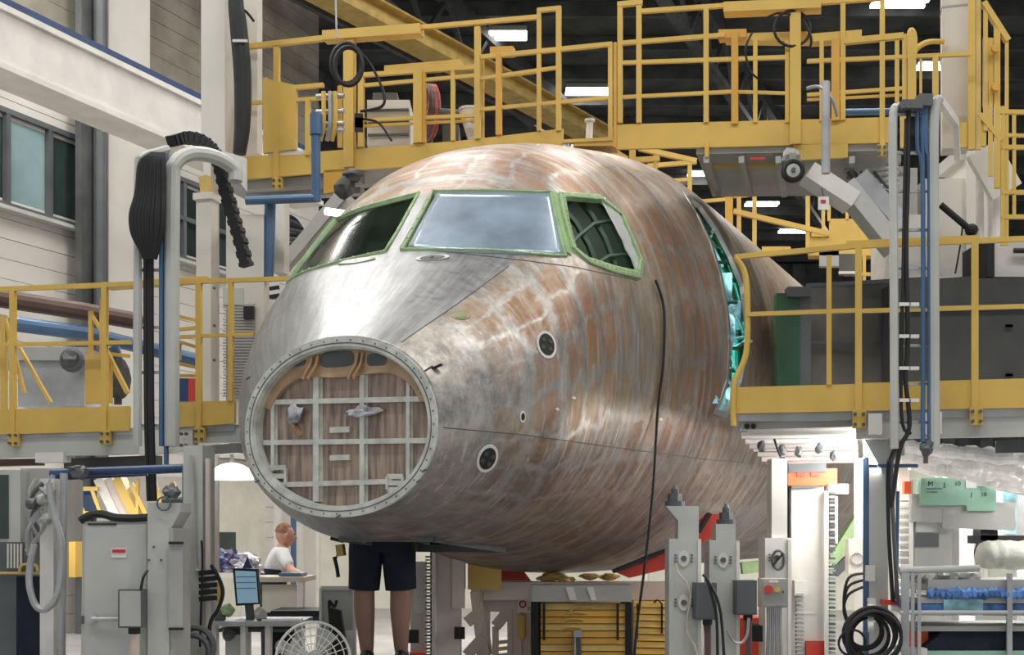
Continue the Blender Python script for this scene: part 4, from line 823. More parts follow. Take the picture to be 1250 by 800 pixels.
build(t, flat(10.9), [('p', 772, 183, 205, 7), ('r', 770, 196, 805, 194, 6), ('b', 712, 170, 176, 748, 170, 186, .2), ('r', 735, 178, 765, 196, 8), ('p', 800, 190, 222, 5)])
t = thing('conveyor_end', 'pale grey tray edge below the farthest yellow platform', 'tray', W(1030, 325, 13)); build(t, flat(12.4), [('b', 1024, 310, 332, 1050, 310, 332, .2, dict(m='cab2', n='tray')), ('r', 1024, 333, 1050, 333, 3, dict(m='whi'))])
# ---------------------------------------------------------------- covered stores behind right walkway
t = thing('door_stand', 'dark green tall panel standing at the open fuselage side by the right walkway', 'panel', W(965, 472, 9.3)); link('green_panel', pxbox(B(), 948, 358, 976, 480, 9.3, .1), 'dgn', t); link('side_panel', pxbox(B(), 976, 358, 990, 480, 9.32, .1), 'dgr', t)
link('top_block', pxbox(B(), 962, 350, 990, 362, 9.25, .12), 'drk2', t)
t = thing('covered_rack', 'brown-grey covered rack left of the right lift tower', 'rack', W(1040, 472, 9.6))
for a, m_ in (((985, 349, 1012, 480), 'cab2'), ((1013, 347, 1047, 480), 'cab2'), ((1048, 345, 1096, 480), 'cab2')): link('cover_panel', pxbox(B(), *a, 9.5 + random.uniform(0, .05), .8), m_, t)
bm = B(); bar(bm, W(985, 349, 9.45), W(1096, 343, 9.45), .03); link('edge_strap', bm, 'dgr', t); bm = B(); bar(bm, W(985, 418, 9.47), W(1096, 416, 9.47), .02); link('edge_strap', bm, 'dgr', t)
t = thing('covered_rack', 'long charcoal covered rack right of the right lift tower', 'rack', W(1180, 472, 9))
for x0, x1 in ((1097, 1146), (1147, 1192), (1193, 1300)): link('cover_panel', prism(B(), [W(x0, 340, 9), W(x1, 337, 9), W(x1, 480, 9), W(x0, 480, 9)], Vector((0, .42, 0))), 'cab', t)
bm = B(); bar(bm, W(1097, 376, 8.97), W(1300, 372, 8.97), .02); link('cover_seam', bm, 'dgr', t)
for k in range(4): bm = B(); box(bm, W(1232, 398 + 60 * (k % 2), 8.98), .05, .01, .02); link('paper_scrap', bm, 'gry', t)
t = thing('grey_duct', 'long grey duct with dark end cap resting above the charcoal rack', 'duct', W(1230, 338, 9.2)); link('duct_body', pxbox(B(), 1214, 293, 1300, 338, 9.1, .5), 'wal', t); link('end_cap', pxbox(B(), 1205, 290, 1214, 338, 9.08, .5), 'blk', t); bm = B(); cyl(bm, W(1238, 306, 9.05), W(1262, 306, 9.05), .02); link('dark_slot', bm, 'blk', t)
# ---------------------------------------------------------------- lower left machinery
t = thing('machine_cab', 'grey machine cab with dark window and louvres at the left edge', 'machine', G(20, 8.2)); Y = 8.2
link('cab_body', prism(B(), [W(-60, 574, Y), W(25, 574, Y), W(25, 662, Y), W(-60, 662, Y)], Vector((0, .6, 0))), 'lgr', t)
link('cab_window', pxbox(B(), -40, 580, 10, 658, Y - .01, .02), 'gls', t)
link('lower_body', prism(B(), [W(-60, 662, Y), W(40, 662, Y), G(40, Y), G(-60, Y)], Vector((0, .6, 0))), 'dgr', t)
link('side_panel', pxbox(B(), 25, 572, 70, 662, Y + .12, .5), 'gry', t)
for k in range(5): bm = B(); x = 10 + k * 4; bar(bm, W(x, 664, Y - .01), W(x, 694, Y - .01), .011, .01); link('louvre', bm, 'whi', t)
bm = B(); tube(bm, [W(0, 700, Y - .02), W(20, 700, Y - .02), W(55, 700, Y - .02)], .01, 6); tube(bm, [W(24, 698, Y - .04), W(27, 690, Y - .04), W(43, 690, Y - .04), W(46, 698, Y - .04)], .01, 6); link('yellow_handle', bm, 'yel2', t)
link('blue_panel', pxbox(B(), 20, 704, 56, 850, Y - .01, .05), 'nav', t)
t = thing('support_post', 'white upright post behind looped grey hose at lower left', 'post', G(66, 8.0)); bm = floorpost(B(), 64, 585, 8.0, 19, .12); link('post_shaft', bm, 'whi', t); bm = B(); cyl(bm, W(78, 578, 7.9), G(74, 7.9), .025); link('conduit', bm, 'stl', t)
bm = B(); tube(bm, [W(60, 590, 7.8), W(64, 620, 7.8), W(75, 665, 7.8), W(72, 720, 7.8), W(58, 743, 7.8), W(44, 740, 7.8), W(36, 715, 7.8), W(37, 690, 7.8), W(42, 665, 7.8)], .022, 9); tag(link('looped_hose', bm, 'stl'), 'grey flexible hose hanging in a loop from the left post', 'hose')
t = thing('piping_manifold', 'tangle of grey fittings and cables under the left walkway beside the machine cab', 'fittings', W(58, 640, 8))
for k in range(10): bm = B(); a = W(45 + random.uniform(-5, 20), 580 + 5 * k, 7.95); tube(bm, [a, a + Vector((random.uniform(-.1, .1), 0, -.12)), a + Vector((random.uniform(-.1, .1), .05, -.28))], .016, 6); link('fitting_pipe', bm, random.choice(['stl', 'gry', 'dgr']), t)
for x, y in ((52, 610), (60, 600), (38, 615), (56, 634)): bm = B(); blob(bm, W(x, y, 7.9), .04, .04, .04, .15); link('valve', bm, 'dgr' if x == 38 else 'gry', t)
bm = B(); cyl(bm, W(62, 578, 8.1), W(225, 572, 8.1), .03); cyl(bm, W(62, 584, 8.15), W(180, 578, 8.15), .018); tag(link('header_pipe', bm, 'dbl'), 'dark blue header pipe running below the left walkway beam', 'pipe')
bm = B(); blob(bm, W(98, 578, 8.0), .05, .05, .05, .3); blob(bm, W(92, 572, 8.0), .05, .04, .02, .3); tag(link('pipe_valve', bm, 'dgr'), 'small dark valve on the blue header pipe under the left walkway', 'valve')
# yellow/white stairs seen behind
t = thing('yellow_stair', 'yellow and white sloping stair side behind the grey cabinet', 'stairs', G(150, 11)); Y = 11
for x0, m_, w_ in ((122, 'whi', .13), (132, 'pnk', .07), (146, 'yel', .19)): bm = B(); bar(bm, W(x0, 585, Y), W(x0 + 26, 640, Y), w_, .08); link('stringer', bm, m_, t)
build(t, flat(10.9), [('p', 168, 585, 640, 4), ('r', 160, 590, 180, 632, 5), ('r', 88, 597, 120, 597, 5), ('r', 90, 600, 104, 630, 4), ('r', 112, 597, 124, 630, 4), ('r', 84, 627, 122, 627, 5), ('r', 188, 588, 198, 615, 5), ('r', 210, 588, 218, 605, 5), ('p', 222, 615, 645, 5), ('b', 84, 660, 705, 92, 660, 705, .1, dict(n='step_box'))])
link('blue_infill', pxbox(B(), 102, 600, 116, 624, 11.05, .05), 'dbl', t); link('pale_board', pxbox(B(), 118, 582, 240, 650, 11.5, .05), 'whi', t)
# cabinet
t = thing('electric_cabinet', 'grey electrical cabinet with long handle and small red and white label', 'cabinet', G(150, 7.4)); Y = 7.4
link('cabinet_body', prism(B(), [W(101, 637, Y), W(181, 635, Y), G(181, Y), G(97, Y)], Vector((0, .4, 0))), 'lgr', t)
link('door_panel', prism(B(), [W(104, 642, Y - .015), W(179, 640, Y - .015), G(179, Y - .015), G(100, Y - .015)], Vector((0, .02, 0))), 'lgr', t)
bm = B(); tube(bm, [W(98, 636, Y), W(110, 629, Y), W(125, 628, Y), W(140, 632, Y), W(160, 633, Y), W(180, 632, Y)], .025, 7); link('black_cover', bm, 'blk', t)
link('warning_label', pxbox(B(), 136, 670, 154, 681, Y - .02, .006), 'pap', t); link('label_band', pxbox(B(), 137, 671, 153, 675, Y - .026, .006), 'rdp', t)
link('header_strip', pxbox(B(), 107, 639, 142, 641.5, Y - .02, .005), 'txt', t)
bm = B(); cyl(bm, W(112, 756, Y - .05), W(146, 756, Y - .05), .012); disc(bm, W(114, 755, Y - .02), Vector((0, -1, 0)), .028, .028, .03); link('handle', bm, 'stl', t)
bm = B(); bar(bm, W(101, 752, Y - .02), W(101, 762, Y - .02), .012); link('latch', bm, 'dgr', t)
t = thing('junction_box', 'small dark grey switch box fixed over the electrical cabinet handle', 'box', W(160, 768, 7.3)); link('box_body', pxbox(B(), 144, 720, 172, 767, 7.2, .12), 'dgr', t); link('box_lid', pxbox(B(), 146, 722, 171, 765, 7.185, .02), 'gry', t)
bm = B(); tube(bm, [W(165, 768, 7.25), W(164, 800, 7.25), G(163, 7.25)], .03, 8, smooth=False); link('tan_conduit', bm, 'wood', t); bm = B(); cyl(bm, W(164, 766, 7.25), W(164, 774, 7.25), .035); link('gland', bm, 'blk', t)
bm = B(); tube(bm, [W(172, 720, 7.2), W(175, 705, 7.2), W(180, 697, 7.25)], .009, 6); link('lead', bm, 'blk', t)
t = thing('jack_column', 'off-white jack column with sloped head and grey side box, lower left', 'column', G(200, 7.4)); Y = 7.35
link('column_head', prism(B(), [W(180, 614, Y), W(220, 614, Y), W(220, 625, Y), W(206, 650, Y), W(206, 662, Y), W(180, 662, Y)], Vector((0, .25, 0))), 'lgr', t)
link('column_body', prism(B(), [W(180, 660, Y - .02), W(206, 660, Y - .02), G(206, Y - .02), G(180, Y - .02)], Vector((0, .3, 0))), 'lgr', t)
bm = B(); bar(bm, W(214, 645, Y + .1), G(214, Y + .1), .09, .2); link('rear_body', bm, 'gry', t)
link('side_box', pxbox(B(), 206, 664, 223, 768, Y - .04, .12), 'gry', t); bm = B(); bar(bm, W(206, 663, Y - .05), W(224, 663, Y - .05), .014); bar(bm, W(206, 768, Y - .05), W(224, 768, Y - .05), .014); link('box_trim', bm, 'blk', t)
bm = B(); 
for x, y in ((182, 684), (188, 668), (197, 684)): disc(bm, W(x, y, Y - .025), Vector((0, -1, 0)), .007, .007, .01, 8)
link('bolt', bm, 'dgr', t)
bm = B(); blob(bm, W(210, 601, Y), .055, .05, .04, .25); tube(bm, [W(210, 600, Y), W(210, 590, Y)], lambda u: .03 * (1 - u) + .008, 8, smooth=False); cyl(bm, W(198, 611, Y + .1), W(222, 611, Y + .1), .02); link('jack_screw', bm, 'dgr', t)
bm = B(); torus(bm, W(200, 615, Y - .03), Vector((0, 1, 0)), .04, .006, 16); link('wire_ring', bm, 'dgr', t)
t = thing('support_post', 'tall white dock leg with blue pipe and grey conduit left of the desk', 'post', G(244, 8.0)); Y = 8.0
bm = floorpost(B(), 243, 545, Y, 26, .16); link('post_shaft', bm, 'lgr', t); bm = floorpost(B(), 226, 570, Y - .02, 5, .03); link('blue_pipe', bm, 'blu', t); bm = B(); cyl(bm, W(254, 560, Y - .1), G(254, Y - .1), .018); link('edge_pipe', bm, 'pnk', t)
bm = B(); tube(bm, [W(232, 556, Y - .1), W(236, 600, Y - .1), W(238, 690, Y - .1), W(248, 700, Y - .12), W(245, 760, Y - .1)], .012, 6); link('conduit', bm, 'gry', t)
for y in (700, 708, 716, 724, 732): bm = B(); bar(bm, W(243, y, Y - .16), W(265, y - 2, Y - .16), .018, .03); link('clamp_finger', bm, 'blk' if y % 16 else 'whi', t)
bm = B(); tube(bm, [W(258, 690, Y - .2), W(268, 708, Y - .2), W(272, 725, Y - .2), W(266, 745, Y - .2), W(256, 765, Y - .2), W(252, 830, Y - .2)], .013, 6); tube(bm, [W(246, 660, Y - .2), W(247, 690, Y - .2), W(244, 790, Y - .2)], .008, 6); tag(link('black_cable', bm, 'blk'), 'black cable falling past the clamps of the white dock leg', 'cable')
bm = B(); torus(bm, W(240, 790, Y - .25), Vector((.3, 1, 0)), .12, .02, 20); torus(bm, W(236, 795, Y - .28), Vector((.1, 1, .1)), .1, .02, 20); tag(link('cable_loop', bm, 'dgr'), 'dark cable loop at the foot of the white dock leg', 'cable')
bm = B(); blob(bm, W(266, 722, 8.2), .04, .05, .07, .1); link('yellow_fitting', bm, 'yel2', t)
# lamp dish glow under left dock
t = thing('dish_lamp', 'glowing white dish work lamp left of the nose opening', 'lamp', W(283, 585, 9.6)); bm = B(); r_ = bmesh.ops.create_uvsphere(bm, u_segments=24, v_segments=12, radius=1)
for v in r_['verts']: v.co = Vector((v.co.x * .17, v.co.y * .17, max(v.co.z, -.1) * .12))
bmesh.ops.translate(bm, verts=bm.verts, vec=W(283, 584, 9.6)); link('lamp_dish', bm, 'lamps', t, smooth=True); bm = B(); cyl(bm, W(283, 568, 9.6), W(283, 540, 9.6), .015); link('hanger', bm, 'gry', t)
# ---------------------------------------------------------------- desk
t = thing('work_bench', 'work bench with pale top where the man in white leans', 'bench', G(330, 11.3)); Y = 10.9
link('bench_top', pxbox(B(), 296, 705, 372, 711, Y, .62), 'wood', t); 
for x in (368, 300): bm = B(); bar(bm, W(x, 711, Y + .03), G(x, Y + .03), .05); link('leg', bm, 'whi', t)
link('front_panel', pxbox(B(), 320, 714, 362, 748, Y + .06, .04), 'crm', t); 
for p0, m_ in (((262, 700, 298, 706), 'whi'), ((340, 700, 368, 704), 'blu')): o = tag(link('folded_paper', pxbox(B(), *p0, Y + .1, .3), m_), 'flat white papers on the bench' if m_ == 'whi' else 'blue folder lying on the bench before the man', 'papers')
for (x, y, rx, m_, lb) in ((275, 685, .16, 'bag', 'dark purple shiny bag heaped left on the bench'), (295, 690, .17, 'plb', 'silvery crumpled plastic sheet on the bench'), (306, 693, .11, 'plb', 'long crumpled clear plastic sheet nearest the man on the bench')):
    bm = B(); blob(bm, (0, 0, 0), rx, .14, .10, .28, 3); bmesh.ops.rotate(bm, verts=bm.verts, matrix=Matrix.Rotation(R(25 if x > 300 else 0), 3, 'Y')); bmesh.ops.translate(bm, verts=bm.verts, vec=W(x, y, Y + .3)); tag(link('plastic_bag', bm, m_), lb, 'plastic bag')
t = thing('monitor', 'computer monitor with pale blue list on the screen, at the desk', 'monitor', W(300, 760, 8.9)); Y = 8.9; k = Vector((0, -.0, 0))
link('casing', prism(B(), [W(284, 694, Y), W(314, 695, Y), W(317, 738, Y), W(288, 740, Y)], Vector((0, .06, 0))), 'blk', t)
link('screen', prism(B(), [W(287, 697, Y - .01), W(312, 698, Y - .01), W(315, 736, Y - .01), W(290, 737, Y - .01)], Vector((0, .02, 0))), 'scr', t)
for y in (704, 711, 718): link('screen_row', prism(B(), [W(289, y, Y - .013), W(312, y, Y - .013), W(312, y + 1, Y - .013), W(289, y + 1, Y - .013)], Vector((0, .004, 0))), 'scl', t)
bm = B(); bar(bm, W(304, 738, Y + .04), W(306, 758, Y + .04), .05, .04); box(bm, W(307, 758, Y + .04), .2, .16, .02); link('stand', bm, 'dgr', t); bm = B(); prism(bm, [W(296, 694, Y + .02), W(308, 694, Y + .02), W(302, 680, Y + .02)], Vector((0, .02, 0))); link('blue_cone', bm, 'dbl', t)
t = thing('metal_desk', 'grey metal computer desk with cluttered open shelf, in front of the bench', 'desk', G(310, 8.9))
link('desk_top', pxbox(B(), 258, 759, 368, 765, 8.75, .5), 'stl', t)
for x in (262, 298, 328, 364): bm = B(); bar(bm, W(x, 765, 8.8), G(x, 8.8), .04); link('leg', bm, 'whi' if x < 360 else 'lgr', t)
link('drawer', pxbox(B(), 275, 775, 296, 830, 8.85, .3), 'lgr', t); link('shelf', pxbox(B(), 262, 768, 364, 772, 8.9, .3), 'dgr', t); link('dark_back', pxbox(B(), 330, 772, 362, 850, 9.2, .03), 'blk', t)
bm = B(); box(bm, W(345, 757, 8.85), .28, .12, .015); tag(link('keyboard', bm, 'pap'), 'pale keyboard lying on the metal desk right of the monitor', 'keyboard')
for i, (x, y, m_, lb) in enumerate(((268, 752, 'dgr', 'dark tool lump left on the metal desk'), (278, 745, 'gre', 'greenish box behind the monitor'), (318, 750, 'gry', 'grey tape dispenser right of the monitor stand'), (280, 775, 'dgr', 'dark tool under the desk top, left'), (345, 790, 'pap', 'white bottle under the desk, right'))):
    bm = B(); blob(bm, W(x, y, 8.85), .05, .05, .05, .2); tag(link('desk_item', bm, m_), lb, 'tool')
t = thing('round_fan', 'large round wire-guarded floor fan in front of white panel', 'fan', G(382, 7.6)); c = W(382, 806, 7.6); n = Vector((-.1, -1, .1)).normalized()
for r in (.05, .1, .15, .2, .235): bm = B(); torus(bm, c, n, r, .004 if r < .23 else .009, 36); link('guard_ring', bm, 'whi', t)
for k in range(28):
    a = 2 * math.pi * k / 28; ux = n.orthogonal().normalized(); uy = n.cross(ux); d = ux * math.cos(a) + uy * math.sin(a); bm = B(); cyl(bm, c + d * .03 + n * .01, c + d * .235, .003, 5); link('guard_wire', bm, 'whi', t)
for k in range(4):
    a = 2 * math.pi * k / 4; d = ux * math.cos(a) + uy * math.sin(a); e = ux * math.cos(a + .7) + uy * math.sin(a + .7); link('blade', prism(B(), [c + d * .03 - n * .04, c + d * .2 - n * .06, c + e * .2 - n * .03, c + e * .03 - n * .04], n * .006), 'lgr', t)
bm = B(); disc(bm, c, n, .04, .04, .03); link('hub', bm, 'lgr', t); bm = B(); cyl(bm, c - n * .1, G(382, 7.75), .02); cyl(bm, G(382, 7.75), G(382, 7.75) + UP * .03, .2, 20); link('stand', bm, 'dgr', t)
bm = B(); cyl(bm, c - n * .14, c - n * .05, .06, 14); link('motor', bm, 'dgr', t)
t = thing('display_board', 'white framed display board standing behind the round fan', 'board', G(415, 9.6)); Y = 9.6
link('board_panel', pxbox(B(), 393, 719, 432, 850, Y, .03), 'lgr', t); bm = B()
for a in ((392, 718, 433, 718), (392, 718, 392, 852), (433, 718, 433, 852)): bar(bm, W(a[0], a[1], Y - .01), W(a[2], a[3], Y - .01), .02, .03)
bar(bm, W(396, 850, Y), G(396, Y), .03); bar(bm, W(430, 850, Y), G(430, Y), .03); link('board_frame', bm, 'whi', t); link('paper_sheet', pxbox(B(), 416, 770, 432, 800, Y - .02, .01), 'pap', t)
t = thing('office_chair', 'black high-backed chair between the fan and the framed board', 'chair', G(408, 9.4)); Y = 9.4
bm = B(); prism(bm, [W(400, 742, Y), W(415, 746, Y), W(424, 800, Y), W(405, 800, Y)], Vector((0, .08, 0))); link('backrest', bm, 'blk', t); bm = B(); box(bm, W(405, 812, Y - .2), .4, .4, .07); link('seat', bm, 'blk', t)
bm = B(); cyl(bm, W(405, 815, Y - .2), G(405, Y - .2), .03)
for k in range(5): a = k * 1.257; bar(bm, G(405, Y - .2) + UP * .08, G(405, Y - .2) + Vector((.28 * math.cos(a), .28 * math.sin(a), .04)), .04)
link('base', bm, 'blk', t); bm = B(); tube(bm, [W(402, 742, Y), W(402, 734, Y), W(408, 741, Y), W(411, 733, Y)], .012, 6); link('coat_hook', bm, 'blk', t)
t = thing('blue_trolley', 'dark trolley with blue stripe behind the fan', 'trolley', G(380, 10.2)); link('trolley_body', pxbox(B(), 330, 746, 400, 754, 10.2, .5), 'blk', t); link('blue_stripe', pxbox(B(), 366, 754, 400, 759, 10.18, .05), 'dbl', t)
for x in (335, 396): bm = B(); bar(bm, W(x, 754, 10.3), G(x, 10.3), .04); link('leg', bm, 'dgr', t)
t = thing('hanging_tool', 'black handle tool with tan sleeve hanging left of the dark shorts', 'tool', W(410, 700, 8.3)); bm = B(); cyl(bm, W(404, 656, 8.3), W(420, 660, 8.3), .02); tube(bm, [W(408, 680, 8.3), W(411, 692, 8.3), W(413, 705, 8.3)], .014, 6); link('tool_handle', bm, 'blk', t); bm = B(); bar(bm, W(415, 665, 8.35), W(417, 679, 8.35), .05); link('tan_sleeve', bm, 'yel2', t); bm = B(); cyl(bm, W(414, 668, 8.36), W(410, 684, 8.36), .006, 6); link('cord', bm, 'blk', t)
# ---------------------------------------------------------------- under the belly
t = thing('pink_column', 'pinkish-grey square column with vertical cable chain under the belly', 'column', G(548, 9.4)); Y = 9.4
link('column_shaft', prism(B(), [W(531, 600, Y), W(562, 600, Y), G(562, Y), G(531, Y)], Vector((0, .25, 0))), 'pnk', t); bm = B(); bar(bm, W(530, 600, Y - .02), G(530, Y - .02), .03); link('white_edge', bm, 'whi', t)
link('side_cover', pxbox(B(), 552, 660, 567, 743, Y - .05, .1), 'pnk', t); link('white_plate', pxbox(B(), 505, 686, 519, 750, Y + .1, .05), 'whi', t); bm = B(); bar(bm, W(511, 686, Y + .2), G(511, Y + .2), .1); link('rear_post', bm, 'pnk', t)
for k in range(40): bm = B(); y = 680 + k * 4; box(bm, W(523, y, Y), .045, .05, .012); link('chain_link', bm, 'lgr' if k % 2 else 'dgr', t)
bm = B(); bar(bm, W(527, 650, Y + .02), G(527, Y + .02), .014, .03); link('dark_gap', bm, 'blk', t)
bm = B(); box(bm, W(504, 777, Y - .1), .09, .06, .1); box(bm, W(561, 773, Y - .1), .08, .06, .09); link('black_clamp', bm, 'blk', t); link('red_foot', pxbox(B(), 500, 797, 518, 830, Y - .1, .1), 'red', t)
t = thing('yellow_bin', 'amber yellow panel hung below the belly beside the pink column', 'panel', W(590, 720, 9.5)); link('panel_face', pxbox(B(), 571, 680, 612, 720, 9.48, .08), 'yel', t); bm = B(); box(bm, W(566, 700, 9.6), .03, .05, .25); link('bracket', bm, 'dgr', t)
t = thing('red_beam', 'red beam end showing just under the belly right of the amber panel', 'beam', W(625, 710, 9.9)); link('beam_body', prism(B(), [W(612, 690, 9.9), W(640, 699, 9.9), W(650, 712, 9.9), W(612, 712, 9.9)], Vector((0, .3, 0))), 'red', t)
t = thing('white_gantry', 'white lattice support frame beside the amber slatted crate', 'frame', G(610, 10)); Y = 9.8
for a in ((575, 716, 648, 716, .12), (583, 722, 592, 800, .1), (629, 722, 634, 900, .1), (590, 740, 628, 740, .06), (598, 722, 610, 740, .05), (612, 740, 624, 722, .05), (570, 760, 592, 742, .07), (570, 800, 590, 778, .12), (590, 740, 590, 900, .09), (605, 765, 622, 744, .04), (605, 765, 604, 900, .03), (624, 745, 624, 900, .04), (642, 722, 642, 900, .09)): bm = B(); bar(bm, W(a[0], a[1], Y), W(a[2], a[3], Y), a[4], .09); link('frame_member', bm, 'pnk', t)
for k in range(4): bm = B(); bar(bm, W(605, 785 + k * 8, Y + .1), W(624, 783 + k * 8, Y + .1), .03); link('tray_slat', bm, 'yel2' if k == 1 else 'lgr', t)
t = thing('fire_sign', 'small white sign with red round symbol beside the crate', 'sign', W(638, 748, 9.7)); link('sign_plate', pxbox(B(), 632, 731, 648, 748, 9.7, .01), 'pap', t); bm = B(); torus(bm, W(638, 738, 9.69), Vector((0, 1, 0)), .024, .006, 20); link('red_ring', bm, 'rdp', t); link('teal_mark', pxbox(B(), 644, 741, 648, 746, 9.69, .005), 'mgn', t)
bm = B(); bar(bm, W(637, 751, 9.75), W(637, 778, 9.75), .06, .06); bar(bm, W(637, 778, 9.75), W(637, 782, 9.75), .03, .03); tag(link('yellow_torch', bm, 'yel'), 'yellow upright canister below the small sign', 'canister')
t = thing('cross_beam', 'grey cross beam with two bright cut-outs above the amber crate', 'beam', W(710, 735, 9.2)); link('beam_face', pxbox(B(), 649, 715, 771, 735, 9.2, .2), 'gry', t)
for a in ((690, 700), (716, 724)): link('bright_plate', prism(B(), [W(a[0], 717, 9.19), W(a[1], 717, 9.19), W(a[1] + 4, 733, 9.19), W(a[0] + 6, 733, 9.19)], Vector((0, .02, 0))), 'whi', t)
link('rear_beam', pxbox(B(), 590, 711, 822, 733, 9.6, .2), 'pnk', t)
for x in (655, 764): bm = B(); bar(bm, W(x, 735, 9.3), G(x, 9.3), .07); link('leg', bm, 'blk', t)
bm = B()
for x, y in ((668, 706), (690, 708), (720, 704), (745, 705), (675, 703)): blob(bm, W(x, y, 9.7), .08, .06, .03, .3)
link('yellow_fittings', bm, 'yel2', t)
t = thing('amber_crate', 'amber slatted crate with black corner frames under the grey cross beam', 'crate', G(710, 9.3)); Y = 9.25
for k in range(12): y0 = 737 + k * 8.4; link('slat', prism(B(), [W(660, y0, Y), W(764, y0, Y), W(764, y0 + 7.6, Y - .012), W(660, y0 + 7.6, Y - .012)], Vector((0, .06, 0))), 'ora' if k % 3 else 'yel2', t)
for x in (654, 768): bm = B(); bar(bm, W(x, 736, Y), W(x, 850, Y), px1(8, Y), .06); link('corner_frame', bm, 'blk', t)
for x in (664, 754): bm = B(); bar(bm, W(x, 737, Y - .03), W(x, 782, Y - .03), .017, .015); link('strap', bm, 'blk', t)
bm = B(); bar(bm, W(705, 770, Y - .03), W(705, 840, Y - .03), .05, .03); link('latch_bar', bm, 'dgr', t); bm = B(); bar(bm, W(702, 776, Y - .05), W(702, 800, Y - .05), .012, .02); box(bm, W(705, 774, Y - .05), .06, .03, .05); link('latch', bm, 'stl', t)
link('crate_box', pxbox(B(), 658, 738, 766, 850, Y + .07, .5), 'ora', t)
for y, xs in ((741, 712), (748, 706), (756, 702), (766, 700)): bm = B(); tube(bm, [W(xs - 16, y + 5, Y - .015), W(xs - 8, y, Y - .02), W(xs + 10, y + 1, Y - .015)], .008, 6); link('embossed_swirl', bm, 'yel2', t)
t = thing('yellow_crate', 'bright yellow slatted crate right of the amber crate, behind the hanging hose', 'crate', G(798, 9.5)); Y = 9.5
for k in range(12): y0 = 734 + k * 8.2; link('slat', prism(B(), [W(774, y0, Y), W(822, y0 + 1, Y), W(822, y0 + 8, Y - .012), W(774, y0 + 7.4, Y - .012)], Vector((0, .06, 0))), 'yel', t)
link('crate_box', pxbox(B(), 774, 735, 822, 850, Y + .07, .5), 'ora', t); bm = B(); bar(bm, W(808, 737, Y - .03), W(808, 774, Y - .03), .014); tube(bm, [W(808, 738, Y - .03), W(803, 733, Y - .03), W(798, 736, Y - .03)], .007, 6); bar(bm, W(778, 737, Y - .03), W(778, 780, Y - .03), .012); link('strap', bm, 'blk', t)
# red cradle
t = thing('red_cradle', 'red V-shaped cradle arms under the belly behind the jack columns', 'cradle', W(830, 700, 9.9))
for pts, d in (([(752, 699), (768, 706), (822, 693), (850, 660), (860, 640), (872, 628), (864, 628), (835, 658), (818, 668), (780, 690)], .12), ): link('cradle_arm', prism(B(), [W(x, y, 9.3) for x, y in pts], Vector((0, .15, 0))), 'red', t)
link('cradle_arm', prism(B(), [W(852, 652, 9.2), W(864, 628, 9.2), W(878, 628, 9.2), W(878, 650, 9.2), W(858, 664, 9.2)], Vector((0, .15, 0))), 'red', t)
bm = B(); bar(bm, W(748, 698, 9.25), W(822, 668, 9.25), .12, .025); link('rubber_pad', bm, 'blk', t); bm = B(); bar(bm, W(852, 650, 9.15), W(866, 627, 9.15), .12, .025); link('rubber_pad', bm, 'blk', t); link('red_base', prism(B(), [W(880, 755, 9.3), W(930, 755, 9.3), G(930, 9.3), G(880, 9.3)], Vector((0, .4, 0))), 'red', t)
# ---------------------------------------------------------------- jacks
def jack(lab, x0, x1, ytop, ybody, Y, slope=False, tip=True, m='lgr'):
    t = thing('jack_column', lab, 'jack', G((x0 + x1) / 2, Y)); w_ = x1 - x0
    link('jack_body', prism(B(), [W(x0, ybody, Y), W(x1, ybody, Y), G(x1, Y), G(x0, Y)], Vector((0, .22, 0))), m, t)
    link('body_edge', prism(B(), [W(x1 - 4, ybody + 2, Y - .012), W(x1, ybody + 2, Y - .012), G(x1, Y - .012), G(x1 - 4, Y - .012)], Vector((0, .02, 0))), 'whi', t)
    if slope: pts = [(x0 - 4, ytop), (x1 - 3, ytop), (x1 - 3, ybody), (x0 + 11, ybody), (x0 + 11, ytop + 18)]
    else: pts = [(x0 + 8, ytop), (x1 - 5, ytop), (x1 - 5, ybody), (x0 + 8, ybody)]
    link('jack_ram', prism(B(), [W(a, b_, Y + .03) for a, b_ in pts], Vector((0, .16, 0))), m, t)
    if tip:
        xc = x0 + 7 if slope else (x0 + x1) / 2 + 2; c = W(xc, ytop, Y + .1)
        bm = B(); disc(bm, c, UP, .062, .062, .03, 14); disc(bm, c + UP * .03, UP, .046, .046, .045, 6); disc(bm, c + UP * .075, UP, .024, .024, .03, 8); cyl(bm, c + UP * .105, c + UP * .135, .022, 8, .008); link('jack_screw', bm, 'dgr', t)
    for y in ([ybody + 24, ybody + 78] if slope else [ybody + 24]):
        c = W((x0 + x1) / 2 - 2, y, Y - .006)
        bm = B(); disc(bm, c, Vector((0, -1, 0)), .034, .05, .006, 20, Vector((1, 0, 0))); link('inspection_cover', bm, 'wal', t)
        bm = B(); disc(bm, c - Vector((0, .006, 0)), Vector((0, -1, 0)), .018, .018, .008, 10)
        for s in (-.05, .05):
            for z in (-.02, 0, .02): box(bm, c + Vector((s, -.004, z)), .012, .01, .01)
        link('cover_fitting', bm, 'dgr', t)
    return t
jack('nearest tall grey jack column with sloping head, beside the yellow crate', 817, 856, 618, 658, 7.6, True)
jack('grey jack column second from the yellow crate, with narrow head', 866, 903, 640, 660, 7.9)
t = jack('white jack column with oval cable ring, behind the red button panel', 934, 966, 560, 657, 8.4, False, False, 'whi')
bm = B(); torus(bm, W(950, 684, 8.36), Vector((0, 1, 0)), .05, .01, 20, .8, 1.3, Vector((1, 0, 0))); link('cable_ring', bm, 'dgr', t); bm = B(); bar(bm, W(944, 690, 8.34), W(956, 676, 8.34), .012); link('pointer', bm, 'blk', t)
